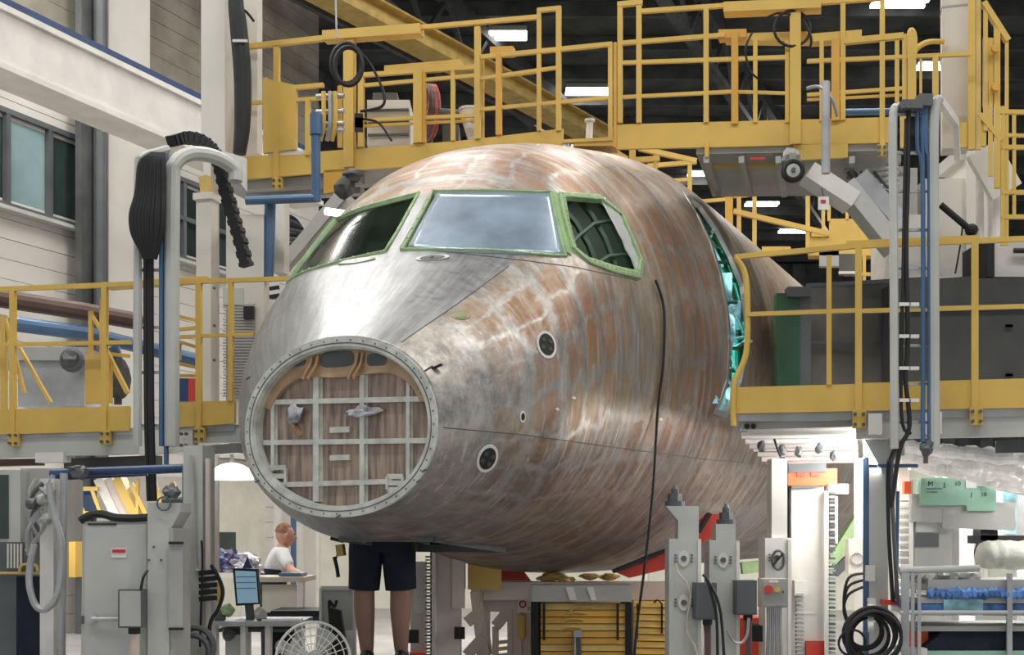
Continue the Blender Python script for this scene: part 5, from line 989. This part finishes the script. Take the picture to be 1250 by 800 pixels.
for x0, x1, y0, y1, Y, lb in ((848, 875, 712, 757, 7.5, 'dark grey control box on the nearest jack column'), (898, 924, 709, 751, 7.8, 'dark grey control box on the second jack column')):
    t = thing('control_box', lb, 'box', W((x0 + x1) / 2, y1, Y)); link('box_body', pxbox(B(), x0, y0, x1, y1, Y, .12), 'dgr', t); link('box_lid', pxbox(B(), x0 + 1.5, y0 + 1.5, x1 - 1.5, y1 - 1.5, Y - .012, .02), 'dgr', t); bm = B(); cyl(bm, W((x0 + x1) / 2 + 2, y1, Y + .05), W((x0 + x1) / 2 + 2, y1 + 6, Y + .05), .03); link('cable_gland', bm, 'blk', t)
    bm = B()
    for k in range(3): tube(bm, [W(x0 + 12 + 3 * k, y1 + 4, Y + .05), W(x0 + 14 + 2 * k, y1 + 40, Y + .03), W(x0 + 4 + 5 * k, y1 + 100, Y + .03)], .009, 6)
    link('cable', bm, 'brn', t)
t = thing('button_panel', 'grey control panel with red and yellow buttons between jack columns', 'control panel', W(946, 742, 8.0)); Y = 8.0
link('panel_box', pxbox(B(), 930, 707, 962, 742, Y, .14), 'gry', t); link('panel_face', pxbox(B(), 932, 709, 960, 740, Y - .008, .02), 'gry', t); link('white_label', pxbox(B(), 939, 709, 950, 711.5, Y - .012, .01), 'pap', t)
for x, y, r, m_, nm in ((938, 720, .028, 'red', 'red_button'), (949, 720, .018, 'yel', 'yellow_button'), (956, 723, .006, 'blk', 'key_hole')): bm = B(); cyl(bm, W(x, y, Y), W(x, y, Y - .04), r, 16); link(nm, bm, m_, t)
bm = B(); 
for k in range(4): tube(bm, [W(938 + k * 5, 742, Y + .05), W(938 + k * 5, 770, Y + .05), W(936 + k * 6, 830, Y + .05)], .012, 6)
link('cable', bm, 'stl', t)
bm = B(); tube(bm, [W(825, 688, 7.57), W(828, 700, 7.56), W(838, 712, 7.56), W(843, 730, 7.56), W(839, 755, 7.56), W(840, 775, 7.56), W(850, 795, 7.56), W(860, 850, 7.56)], .007, 6); tag(link('tan_cable', bm, 'wood'), 'tan cable wandering down the face of the nearest jack column', 'cable')
bm = B(); tube(bm, [W(862, 705, 7.4), W(868, 725, 7.4), W(875, 760, 7.4), W(876, 850, 7.4)], .009, 6); tube(bm, [W(858, 702, 7.42), W(866, 712, 7.4), W(880, 750, 7.4), W(886, 850, 7.4)], .009, 6); tag(link('black_cable', bm, 'blk'), 'pair of black cables falling between the two dark control boxes', 'cable')
bm = B(); tube(bm, [W(888, 770, 7.8), W(895, 783, 7.8), W(905, 785, 7.8), W(912, 775, 7.8), W(914, 755, 7.8)], .01, 6); tag(link('looped_cable', bm, 'stl'), 'grey cable looping below the second dark control box', 'cable')
bm = B(); cyl(bm, W(930, 763, 8.6), W(930, 782, 8.6), .12, 18); tag(link('black_drum', bm, 'blk'), 'round black part in front of the red base between jack columns', 'part')
# white gantry with orange head
t = thing('orange_gantry', 'white lift column with bright orange head and cable chains', 'lift', G(990, 8.8)); Y = 8.8
link('column_shaft', prism(B(), [W(966, 594, Y), W(1006, 594, Y), G(1006, Y), G(966, Y)], Vector((0, .3, 0))), 'whi', t); link('orange_head', pxbox(B(), 962, 574, 1008, 593, Y - .05, .3), 'orr', t); link('orange_end', pxbox(B(), 1008, 572, 1022, 592, Y - .02, .2), 'orr', t); link('white_block', pxbox(B(), 1012, 591, 1036, 603, Y - .06, .1), 'whi', t)
for x in (973, 990): link('head_slot', pxbox(B(), x, 577, x + 10, 582, Y - .06, .02), 'red', t)
bm = B(); bar(bm, W(962, 572, Y - .05), W(1008, 571, Y - .05), .03, .06); bar(bm, W(966, 595, Y - .04), W(1000, 593, Y - .04), .01, .02); link('dark_edge', bm, 'dgr', t)
bm = B(); bar(bm, W(962, 595, Y + .05), G(962, Y + .05), .012, .03); link('dark_gap', bm, 'blk', t); link('mid_joint', pxbox(B(), 966, 748, 1006, 750, Y - .005, .02), 'whi', t); link('red_foot', pxbox(B(), 984, 783, 1008, 850, Y - .03, .1), 'red', t)
bm = B(); bar(bm, W(1009, 600, Y - .05), G(1009, Y - .05), .03, .06); bar(bm, W(1021, 606, Y), W(1021, 664, Y), .02, .04); link('white_guard', bm, 'whi', t)
for k in range(52): bm = B(); y = 602 + k * 5; box(bm, W(1015, y, Y - .04), .042, .06, .016); link('chain_link', bm, 'stl' if k % 2 else 'dgr', t)
for k in range(26): bm = B(); y = 726 + k * 5; box(bm, W(976, y, Y - .08), .05, .05, .016); link('chain_link', bm, 'stl' if k % 2 else 'gry', t)
link('white_bracket', pxbox(B(), 970, 709, 986, 727, Y - .1, .08), 'whi', t)
bm = B(); bar(bm, W(951, 556, Y - .1), G(951, Y + .1), .05, .03); link('side_strip', bm, 'whi', t)
bm = B(); torus(bm, W(955, 567, 8.5), Vector((.5, 1, 0)), .04, .005, 20, .9, 1.3, Vector((1, 0, 0))); tube(bm, [W(945, 536, 8.5), W(949, 548, 8.5), W(953, 558, 8.5)], .008, 6); tag(link('wire_loop', bm, 'blk'), 'thin black wire loop hanging beside the orange head', 'cable')
t = thing('green_brace', 'green sloping brace behind the orange-headed lift column', 'brace', W(1035, 680, 11)); bm = B(); bar(bm, W(998, 712, 10.5), W(1052, 625, 10.5), .12, .08); bar(bm, W(998, 708, 10.5), G(998, 10.5), .1); link('brace_bar', bm, 'gre', t); bm = B(); bar(bm, W(905, 694, 10.8), W(940, 690, 10.8), .1, .1); link('green_pad', bm, 'gre', t); bm = B(); bar(bm, W(1018, 700, 10.7), W(1050, 670, 10.7), .06, .08); link('dark_bar', bm, 'dgr', t)
t = thing('white_column', 'slim white column between the green brace and the grey dock leg', 'column', G(1047, 9.2)); bm = floorpost(B(), 1049, 556, 9.4, 12, .1); link('column_shaft', bm, 'whi', t); link('terminal_box', pxbox(B(), 1036, 658, 1056, 700, 9.2, .1), 'wal', t); bm = B(); torus(bm, W(1046, 682, 9.18), Vector((0, 1, 0)), .045, .008, 16); link('ring', bm, 'gry', t)
bm = B(); torus(bm, W(1018, 690, 9.3), Vector((0, 1, 0)), .01, .005, 6); 
for k in range(3): tube(bm, [W(1056, 700 + 8 * k, 8.2), W(1036, 706 + 10 * k, 8.2), W(1030, 735 + 5 * k, 8.2), W(1036, 765, 8.2)], .01, 6)
tag(link('cable_bend', bm, 'blk'), 'black cables bending out to the left of the grey dock leg', 'cable')
# grey dock leg at right
t = thing('support_post', 'wide grey dock leg with blue pipe under the right walkway', 'post', G(1070, 7.9)); Y = 7.9
bm = floorpost(B(), 1072, 535, Y, 22, .16); link('post_shaft', bm, 'lgr', t); bm = floorpost(B(), 1057, 560, Y - .02, 7, .04); link('blue_pipe', bm, 'blu', t); bm = B(); cyl(bm, W(1060, 569, Y - .12), W(1120, 569, Y - .12), .012); link('blue_crossbar', bm, 'blu', t)
bm = B(); bar(bm, W(1050, 540, Y), W(1100, 538, Y), .12, .2); link('cap_plate', bm, 'lgr', t); bm = B(); box(bm, W(1062, 700, Y - .12), .05, .05, .1); link('bracket', bm, 'whi', t); bm = B(); box(bm, W(1064, 745, Y - .12), .04, .05, .15); link('bracket', bm, 'whi', t)
t = thing('black_pipe', 'pair of black vertical hoses right of the grey dock leg', 'hose', G(1090, 7.7))
for x, e in ((1085, 0), (1091, 4)): bm = B(); tube(bm, [W(1098 + e, 540, 7.5), W(1088 + e, 556, 7.6), W(1084 + e, 575, 7.7), W(x, 650, 7.7), W(x + 4, 720, 7.7), W(x + 5, 735, 7.7)], .013, 7); link('hose', bm, 'blk' if e == 0 else 'dgr', t)
bm = B(); cyl(bm, W(1096, 600, 7.9), W(1094, 735, 7.9), .012); link('blue_line', bm, 'blu', t)
t = thing('coiled_hose', 'thick coil of black cable hung at the foot of the grey dock leg', 'cable', G(1062, 7.4)); c = W(1062, 776, 7.45)
for k in range(9): bm = B(); torus(bm, c + Vector((random.uniform(-.02, .02), -.02 * k + .08, random.uniform(-.02, .02))), Vector((random.uniform(-.15, .15), 1, random.uniform(-.15, .15))), .10 + .009 * k, .011, 26); link('coil_loop', bm, 'blk', t)
bm = B(); bar(bm, W(1063, 740, 7.55), W(1063, 770, 7.4), .035, .03); link('white_hook', bm, 'whi', t); bm = B(); torus(bm, W(1040, 785, 7.4), Vector((0, 1, .2)), .08, .008, 20); link('loose_loop', bm, 'blk', t)
# chain column and machine
t = thing('chain_column', 'white cable-chain column with orange top left of the green board', 'column', G(1103, 8.9)); Y = 8.9
for k in range(26): bm = B(); y = 612 + k * 4.6; box(bm, W(1103, y, Y), .06, .05, .014); link('chain_link', bm, 'pap' if k % 2 else 'gry', t)
bm = B(); bar(bm, W(1112, 585, Y), G(1112, Y), .03, .06); bar(bm, W(1103, 560, Y + .1), G(1103, Y + .1), .08, .06); link('guide_rail', bm, 'whi', t); link('orange_top', pxbox(B(), 1104, 588, 1112, 603, Y - .04, .05), 'orr', t)
t = thing('green_panel_board', 'pale green machine panel with dark print and stepped lower edge', 'machine panel', W(1165, 620, 8.8)); Y = 8.8
link('board_left', pxbox(B(), 1124, 584, 1180, 617, Y, .1), 'mgn', t); link('board_right', pxbox(B(), 1180, 594, 1216, 624, Y, .1), 'mgn', t); link('light_patch', pxbox(B(), 1179, 584, 1192, 596, Y - .01, .05), 'pap', t)
for s, x, y, z in (('M', 1136, 591, .05), ('J', 1153, 592, .045), ('10', 1169, 591, .045), ('J', 1186, 604, .04), ('10', 1201, 604, .04)): text(s, W(x, y, Y - .004), z, 'txt', t)
bm = B(); bar(bm, W(1131, 597, Y - .003), W(1150, 597, Y - .003), .004); bar(bm, W(1131, 601, Y - .003), W(1144, 601, Y - .003), .004); link('print_lines', bm, 'txt', t)
t = thing('grey_machine', 'grey machine body with shelf under the green panel', 'machine', G(1150, 8.9)); Y = 8.9
link('machine_head', pxbox(B(), 1114, 624, 1162, 700, Y, .4), 'gry', t); link('dark_band', pxbox(B(), 1118, 652, 1146, 668, Y - .01, .1), 'dgr', t); link('front_plate', pxbox(B(), 1118, 628, 1144, 650, Y - .02, .1), 'lgr', t)
bm = B(); bar(bm, W(1112, 620, Y - .05), W(1204, 623, Y - .05), .03, .2); bar(bm, W(1150, 628, Y - .05), W(1238, 631, Y - .05), .035, .2); link('shelf', bm, 'gry', t); bm = floorpost(B(), 1166, 628, Y + .1, 8, .1); link('upright', bm, 'gry', t)
link('black_bracket', pxbox(B(), 1197, 632, 1218, 660, Y - .02, .15), 'blk', t); link('black_arm', pxbox(B(), 1190, 654, 1290, 664, Y - .02, .15), 'blk', t)
bm = floorpost(B(), 1155, 628, Y + .05, 5, .05); link('upright', bm, 'dgr', t); link('base_block', prism(B(), [W(1118, 700, Y), W(1160, 700, Y), G(1160, Y), G(1118, Y)], Vector((0, .4, 0))), 'gry', t)
bm = B(); tube(bm, [W(1194, 664, 8.6), W(1191, 675, 8.5), W(1194, 690, 8.5)], .012, 6); link('black_hook', bm, 'blk', t)
bm = B(); tube(bm, [W(1191 + i * 8, 678 + random.uniform(-1, 1), 8.3) for i in range(14)], lambda u: .098 * min(1, math.sqrt(max(.04, 1 - (1 - min(1, u * 7)) ** 2))) * random.uniform(.96, 1.03), 16, 2); tag(link('wrapped_roll', bm, 'wra', smooth=True), 'off-white wrapped roll resting above the blue-covered cart', 'roll')
t = thing('white_cabinet', 'bright white and pale blue cabinet at the right edge beneath the foil ducts', 'cabinet', G(1230, 9.6)); link('cabinet_body', pxbox(B(), 1222, 596, 1300, 655, 9.6, .3), 'whi', t); bm = B(); bar(bm, W(1246, 596, 9.5), G(1246, 9.5), .05); link('corner_tube', bm, 'stl', t); link('door_panel', pxbox(B(), 1225, 598, 1240, 652, 9.58, .05), 'tl2', t)
t = thing('white_door_panel', 'bright white upright panel right of the grey machine', 'panel', G(1177, 9.8)); link('panel_board', prism(B(), [W(1166, 630, 9.8), W(1186, 630, 9.8), G(1186, 9.8), G(1166, 9.8)], Vector((0, .05, 0))), 'pap', t); bm = B(); tube(bm, [W(1190, 640, 9.7), W(1187, 680, 9.7), G(1190, 9.7)], .015, 6); link('edge_pipe', bm, 'lgr', t)
# cart
t = thing('parts_cart', 'long grey steel cart with blue rails at the lower right', 'cart', G(1180, 7.6)); Y = 7.6
for y0, y1, m_ in ((708, 722, 'gry'), (730, 737, 'lgr'), (738, 746, 'bed'), (746, 752, 'stl'), (765, 771, 'gry'), (795, 802, 'mgn')): link('side_rail', pxbox(B(), 1118 if y0 > 720 else 1133, y0, 1310, y1, Y, .5 if y0 > 720 else .45), m_, t)
for x, w_ in ((1105, 9), (1114, 4), (1122, 4), (1232, 6)): bm = B(); bar(bm, W(x, 700, Y - .03), G(x, Y - .03), px1(w_, Y), .05); link('upright', bm, 'stl', t)
bm = B(); cyl(bm, W(1098, 697, Y), W(1195, 694, Y), .022); cyl(bm, W(1098, 748, Y - .04), W(1310, 748, Y - .04), .013); link('push_bar', bm, 'lgr', t)
for k in range(7): bm = B(); blob(bm, W(1110 + k * 13, 703 + random.uniform(-3, 3), Y + .1), .05, .05, .04, .25); link('clamp', bm, 'gry' if k % 2 else 'lgr', t)
link('orange_guard', pxbox(B(), 1113, 768, 1133, 840, Y + .1, .05), 'orr', t); link('dark_tray', prism(B(), [W(1150, 772, Y + .02), W(1310, 768, Y + .02), W(1310, 794, Y + .02), W(1125, 794, Y + .02)], Vector((0, .45, 0))), 'nav', t); link('white_corner', pxbox(B(), 1115, 792, 1132, 802, Y - .03, .1), 'whi', t)
link('red_cap', pxbox(B(), 1080, 733, 1098, 739, Y + .1, .1), 'red', t); link('pale_label', pxbox(B(), 1152, 732, 1200, 752, Y - .012, .01), 'tl2', t)
bm = B(); n_ = 26
for i in range(n_): blob(bm, W(1136 + i * 6.6, 725 + random.uniform(-1, 1), Y - .02), .03, .05, .036, .2, 1)
tag(link('blue_blanket', bm, 'bed'), 'bundled blue blanket padding along the cart top', 'padding')
# ---------------------------------------------------------------- people
def skinned(name, pts, edges, m, parent, lv=2, root=0):
    me = bpy.data.meshes.new(name); base = Vector(pts[0][0]); me.from_pydata([Vector(p) for p, r in pts], edges, []); me.materials.append(M[m])
    o = bpy.data.objects.new(name, me); COL.objects.link(o); o.parent = parent; o.location = -parent.location
    s = o.modifiers.new('skin', 'SKIN'); s.use_smooth_shade = True
    for i, (p, r) in enumerate(pts):
        v = me.skin_vertices[0].data[i]; v.radius = (r if isinstance(r, tuple) else (r, r)); v.use_root = (i == root)
    u = o.modifiers.new('smooth', 'SUBSURF'); u.levels = lv; u.render_levels = lv
    return o
def person(lab, base, face, hips, chest, neck, head, armL, armR, legL, legR, top, bottom, skinm, hairm, legcover='long', sleeve=.5, lf=1):
    """all joints in world space; arm = (shoulder, elbow, wrist), leg = (hip, knee, ankle, toe)"""
    t = thing('person', lab, 'person', base); f = face.normalized(); sd = f.cross(UP).normalized()
    body = [(hips, .115), (hips.lerp(chest, .45), .105), (chest, .125), (neck, .055), (neck.lerp(head, .45), .048), (head - UP * .06, .062)]
    edges = [(0, 1), (1, 2), (2, 3), (3, 4), (4, 5)]
    for sh, el, wr in (armL, armR):
        i = len(body); hd = wr + (wr - el).normalized() * .07; body += [(sh, .055), (el, .040), (wr, .026), (hd, .032)]; edges += [(2, i), (i, i + 1), (i + 1, i + 2), (i + 2, i + 3)]
    for hp, kn, an, to in (legL, legR):
        i = len(body); cf = kn.lerp(an, .3) - f * .015; body += [(hp, .085), (kn, .058 * lf), (cf, .060 * lf), (an, .037 * lf), (to, .035)]; edges += [(0, i), (i, i + 1), (i + 1, i + 2), (i + 2, i + 3), (i + 3, i + 4)]
    skinned('body', body, edges, skinm, t)
    # head with face
    bm = B(); r = bmesh.ops.create_uvsphere(bm, u_segments=24, v_segments=16, radius=1)
    for v in bm.verts:
        z = v.co.z; k = 1 - .22 * max(0, -z) ** 1.5
        x, y = v.co.x * .076 * k, v.co.y * .095 * k * (1 + (.08 if v.co.y > 0 else 0) * max(0, -z)); v.co = Vector((x, y, z * .118))
    blob(bm, (0, .098, -.012), .013, .020, .024)                     # nose
    blob(bm, (0, .088, -.055), .024, .010, .007)                     # mouth
    for s in (-1, 1): blob(bm, (s * .077, -.005, -.01), .010, .022, .032)
    mw = Matrix((sd, f, UP)).transposed()
    bmesh.ops.transform(bm, matrix=Matrix.Translation(head) @ mw.to_4x4(), verts=bm.verts); link('head', bm, skinm, t, smooth=True)
    bm = B()
    for s in (-1, 1): blob(bm, (s * .030, .086, .018), .011, .008, .008, 0, 1)
    bmesh.ops.transform(bm, matrix=Matrix.Translation(head) @ mw.to_4x4(), verts=bm.verts); link('eyes', bm, 'blk', t)
    bm = B(); r = bmesh.ops.create_uvsphere(bm, u_segments=24, v_segments=16, radius=1)
    for v in bm.verts: v.co = Vector((v.co.x * .080, v.co.y * .099 - .006, v.co.z * .121 + .004))
    bmesh.ops.delete(bm, geom=[v for v in bm.verts if v.co.z < .02 + max(0, v.co.y) * .75 or (v.co.y > .02 and v.co.z < .075)], context='VERTS')
    bmesh.ops.transform(bm, matrix=Matrix.Translation(head) @ mw.to_4x4(), verts=bm.verts); link('hair', bm, hairm, t, smooth=True)
    # shirt
    sp = [(hips + UP * .03, .135), (hips.lerp(chest, .45), .122), (chest, .142), (chest.lerp(neck, .75), .075)]; se = [(0, 1), (1, 2), (2, 3)]
    for sh, el, wr in (armL, armR):
        i = len(sp); sp += [(sh, .072), (sh.lerp(el, sleeve + .35), .056)]; se += [(2, i), (i, i + 1)]
    skinned('shirt', sp, se, top, t)
    # trousers or shorts: two open tapered legs meeting at the pelvis
    bm = B()
    for (hp, kn, an, to), s in ((legL, -1), (legR, 1)):
        end = kn.lerp(an, .95) if legcover == 'long' else hp.lerp(kn, 1.0)
        ps = [hips.lerp(hp, .75) + UP * .08, hp.lerp(end, .25), hp.lerp(end, .6), end]
        tube(bm, ps, (lambda u: .125 - .02 * u) if legcover != 'long' else (lambda u: .112 - .045 * u), 20, 5)
    w2 = hips + UP * .1; 
    rings = []
    for z, rx, ry in ((.12, .165, .125), (.0, .185, .14), (-.12, .20, .135), (-.2, .19, .12)):
        rings.append([bm.verts.new(hips + UP * z + sd * math.cos(2 * math.pi * j / 24) * rx + f * math.sin(2 * math.pi * j / 24) * ry) for j in range(24)])
    for a, c in zip(rings, rings[1:]):
        for j in range(24): bm.faces.new((a[j], a[(j + 1) % 24], c[(j + 1) % 24], c[j]))
    link('trousers' if legcover == 'long' else 'shorts', bm, bottom, t, smooth=True)
    for hp, kn, an, to in (legL, legR):
        bm = B(); d = (to - an); d.z = 0; d.normalize(); s2 = d.cross(UP)
        r = bmesh.ops.create_uvsphere(bm, u_segments=16, v_segments=10, radius=1)
        for v in bm.verts:
            c = Vector((v.co.x * .048, v.co.y * .14, max(v.co.z, -.6) * .065 * (1 - .3 * max(0, v.co.y)))); v.co = Vector((an.x, an.y, an.z - .035)) + d * (.06 + c.y) + s2 * c.x + UP * c.z
        link('shoe', bm, 'shoe', t, smooth=True)
    # hands: five separate fingers each
    for k, (sh, el, wr) in enumerate((armL, armR)):
        a = (wr - el).normalized(); side = a.cross(UP).normalized() if abs(a.z) < .9 else sd; dn = side.cross(a).normalized(); pal = wr + a * .075; pts = [(wr + a * .02, .02), (pal, .024)]; ed = [(0, 1)]
        for q, ln in enumerate((.060, .070, .066, .052)):
            b0 = pal + side * (q - 1.5) * .019; i = len(pts); pts += [(b0 + a * .015, .0095), (b0 + a * (.015 + ln * .5) - dn * .008 * (1 if dn.z > 0 else -1), .009), (b0 + a * (.01 + ln) - dn * .026 * (1 if dn.z > 0 else -1), .008)]; ed += [(1, i), (i, i + 1), (i + 1, i + 2)]
        i = len(pts); sgn = 1 if k else -1; pts += [(wr + a * .04 + side * .03 * sgn, .011), (wr + a * .075 + side * .055 * sgn, .009)]; ed += [(0, i), (i, i + 1)]
        skinned('hand', pts, ed, skinm, t, 1)
    return t
V = Vector
# technician under the nose, upper body inside the nose wheel bay
bx, by = -.875, 8.28; zf = .535
t = thing('work_stand', 'low steel work stand under the technician in shorts below the nose', 'stand', (bx, by, 0)); bm = B(); box(bm, V((bx, by, zf - .07)), .8, .6, .05); link('stand_top', bm, 'stl', t)
for sx_ in (-1, 1):
    for sy_ in (-1, 1): bm = B(); bar(bm, V((bx + sx_ * .36, by + sy_ * .26, 0)), V((bx + sx_ * .36, by + sy_ * .26, zf - .07)), .04); link('leg', bm, 'stl', t)
def ank(x, y): return V((x, y, zf + .06))
kx = bx - .125, bx + .125
legs = [(V((x * .8 + bx * .2, by, zf + .86)), V((x, by + .02, zf + .48)), ank(x + (.02 if x < bx else .0), by + .03), V((x, by + .20, zf - .0))) for x in kx]
person('person in dark navy shorts standing under the nose, upper body hidden in the wheel bay', (bx, by, zf), V((.2, 1, 0)), V((bx, by, zf + .93)), V((bx, by, zf + 1.32)), V((bx, by, zf + 1.50)), V((bx, by + .02, zf + 1.64)),
 (V((bx - .19, by, zf + 1.40)), V((bx - .22, by + .08, zf + 1.60)), V((bx - .14, by + .2, zf + 1.80))), (V((bx + .19, by, zf + 1.40)), V((bx + .22, by + .08, zf + 1.60)), V((bx + .14, by + .2, zf + 1.80))), legs[0], legs[1], 'shg', 'nav', 'skd', 'har', 'short', lf=1.32)
# man leaning at the bench
mx, my = (340 - 625) / F * 12.0, 12.0
c = lambda px, py, Y=12.0: W(px, py, Y)
person('person in white shirt with short reddish hair leaning on the work bench', (mx, my, 0), V((.92, .35, -.1)), V((mx - .06, my, .92)), c(343, 679), c(346, 667), c(348, 654),
 (c(338, 675, 12.15), c(347, 694, 12.0), c(358, 700, 11.7)), (c(345, 676, 11.85), c(356, 697, 11.7), c(370, 702, 11.45)), (V((mx - .1, my + .09, .84)), V((mx - .06, my + .1, .46)), V((mx - .12, my + .1, .07)), V((mx + .04, my + .12, .03))), (V((mx - .06, my - .09, .84)), V((mx - .02, my - .1, .46)), V((mx - .08, my - .1, .07)), V((mx + .08, my - .08, .03))), 'shw', 'nav', 'skin', 'har', 'long')
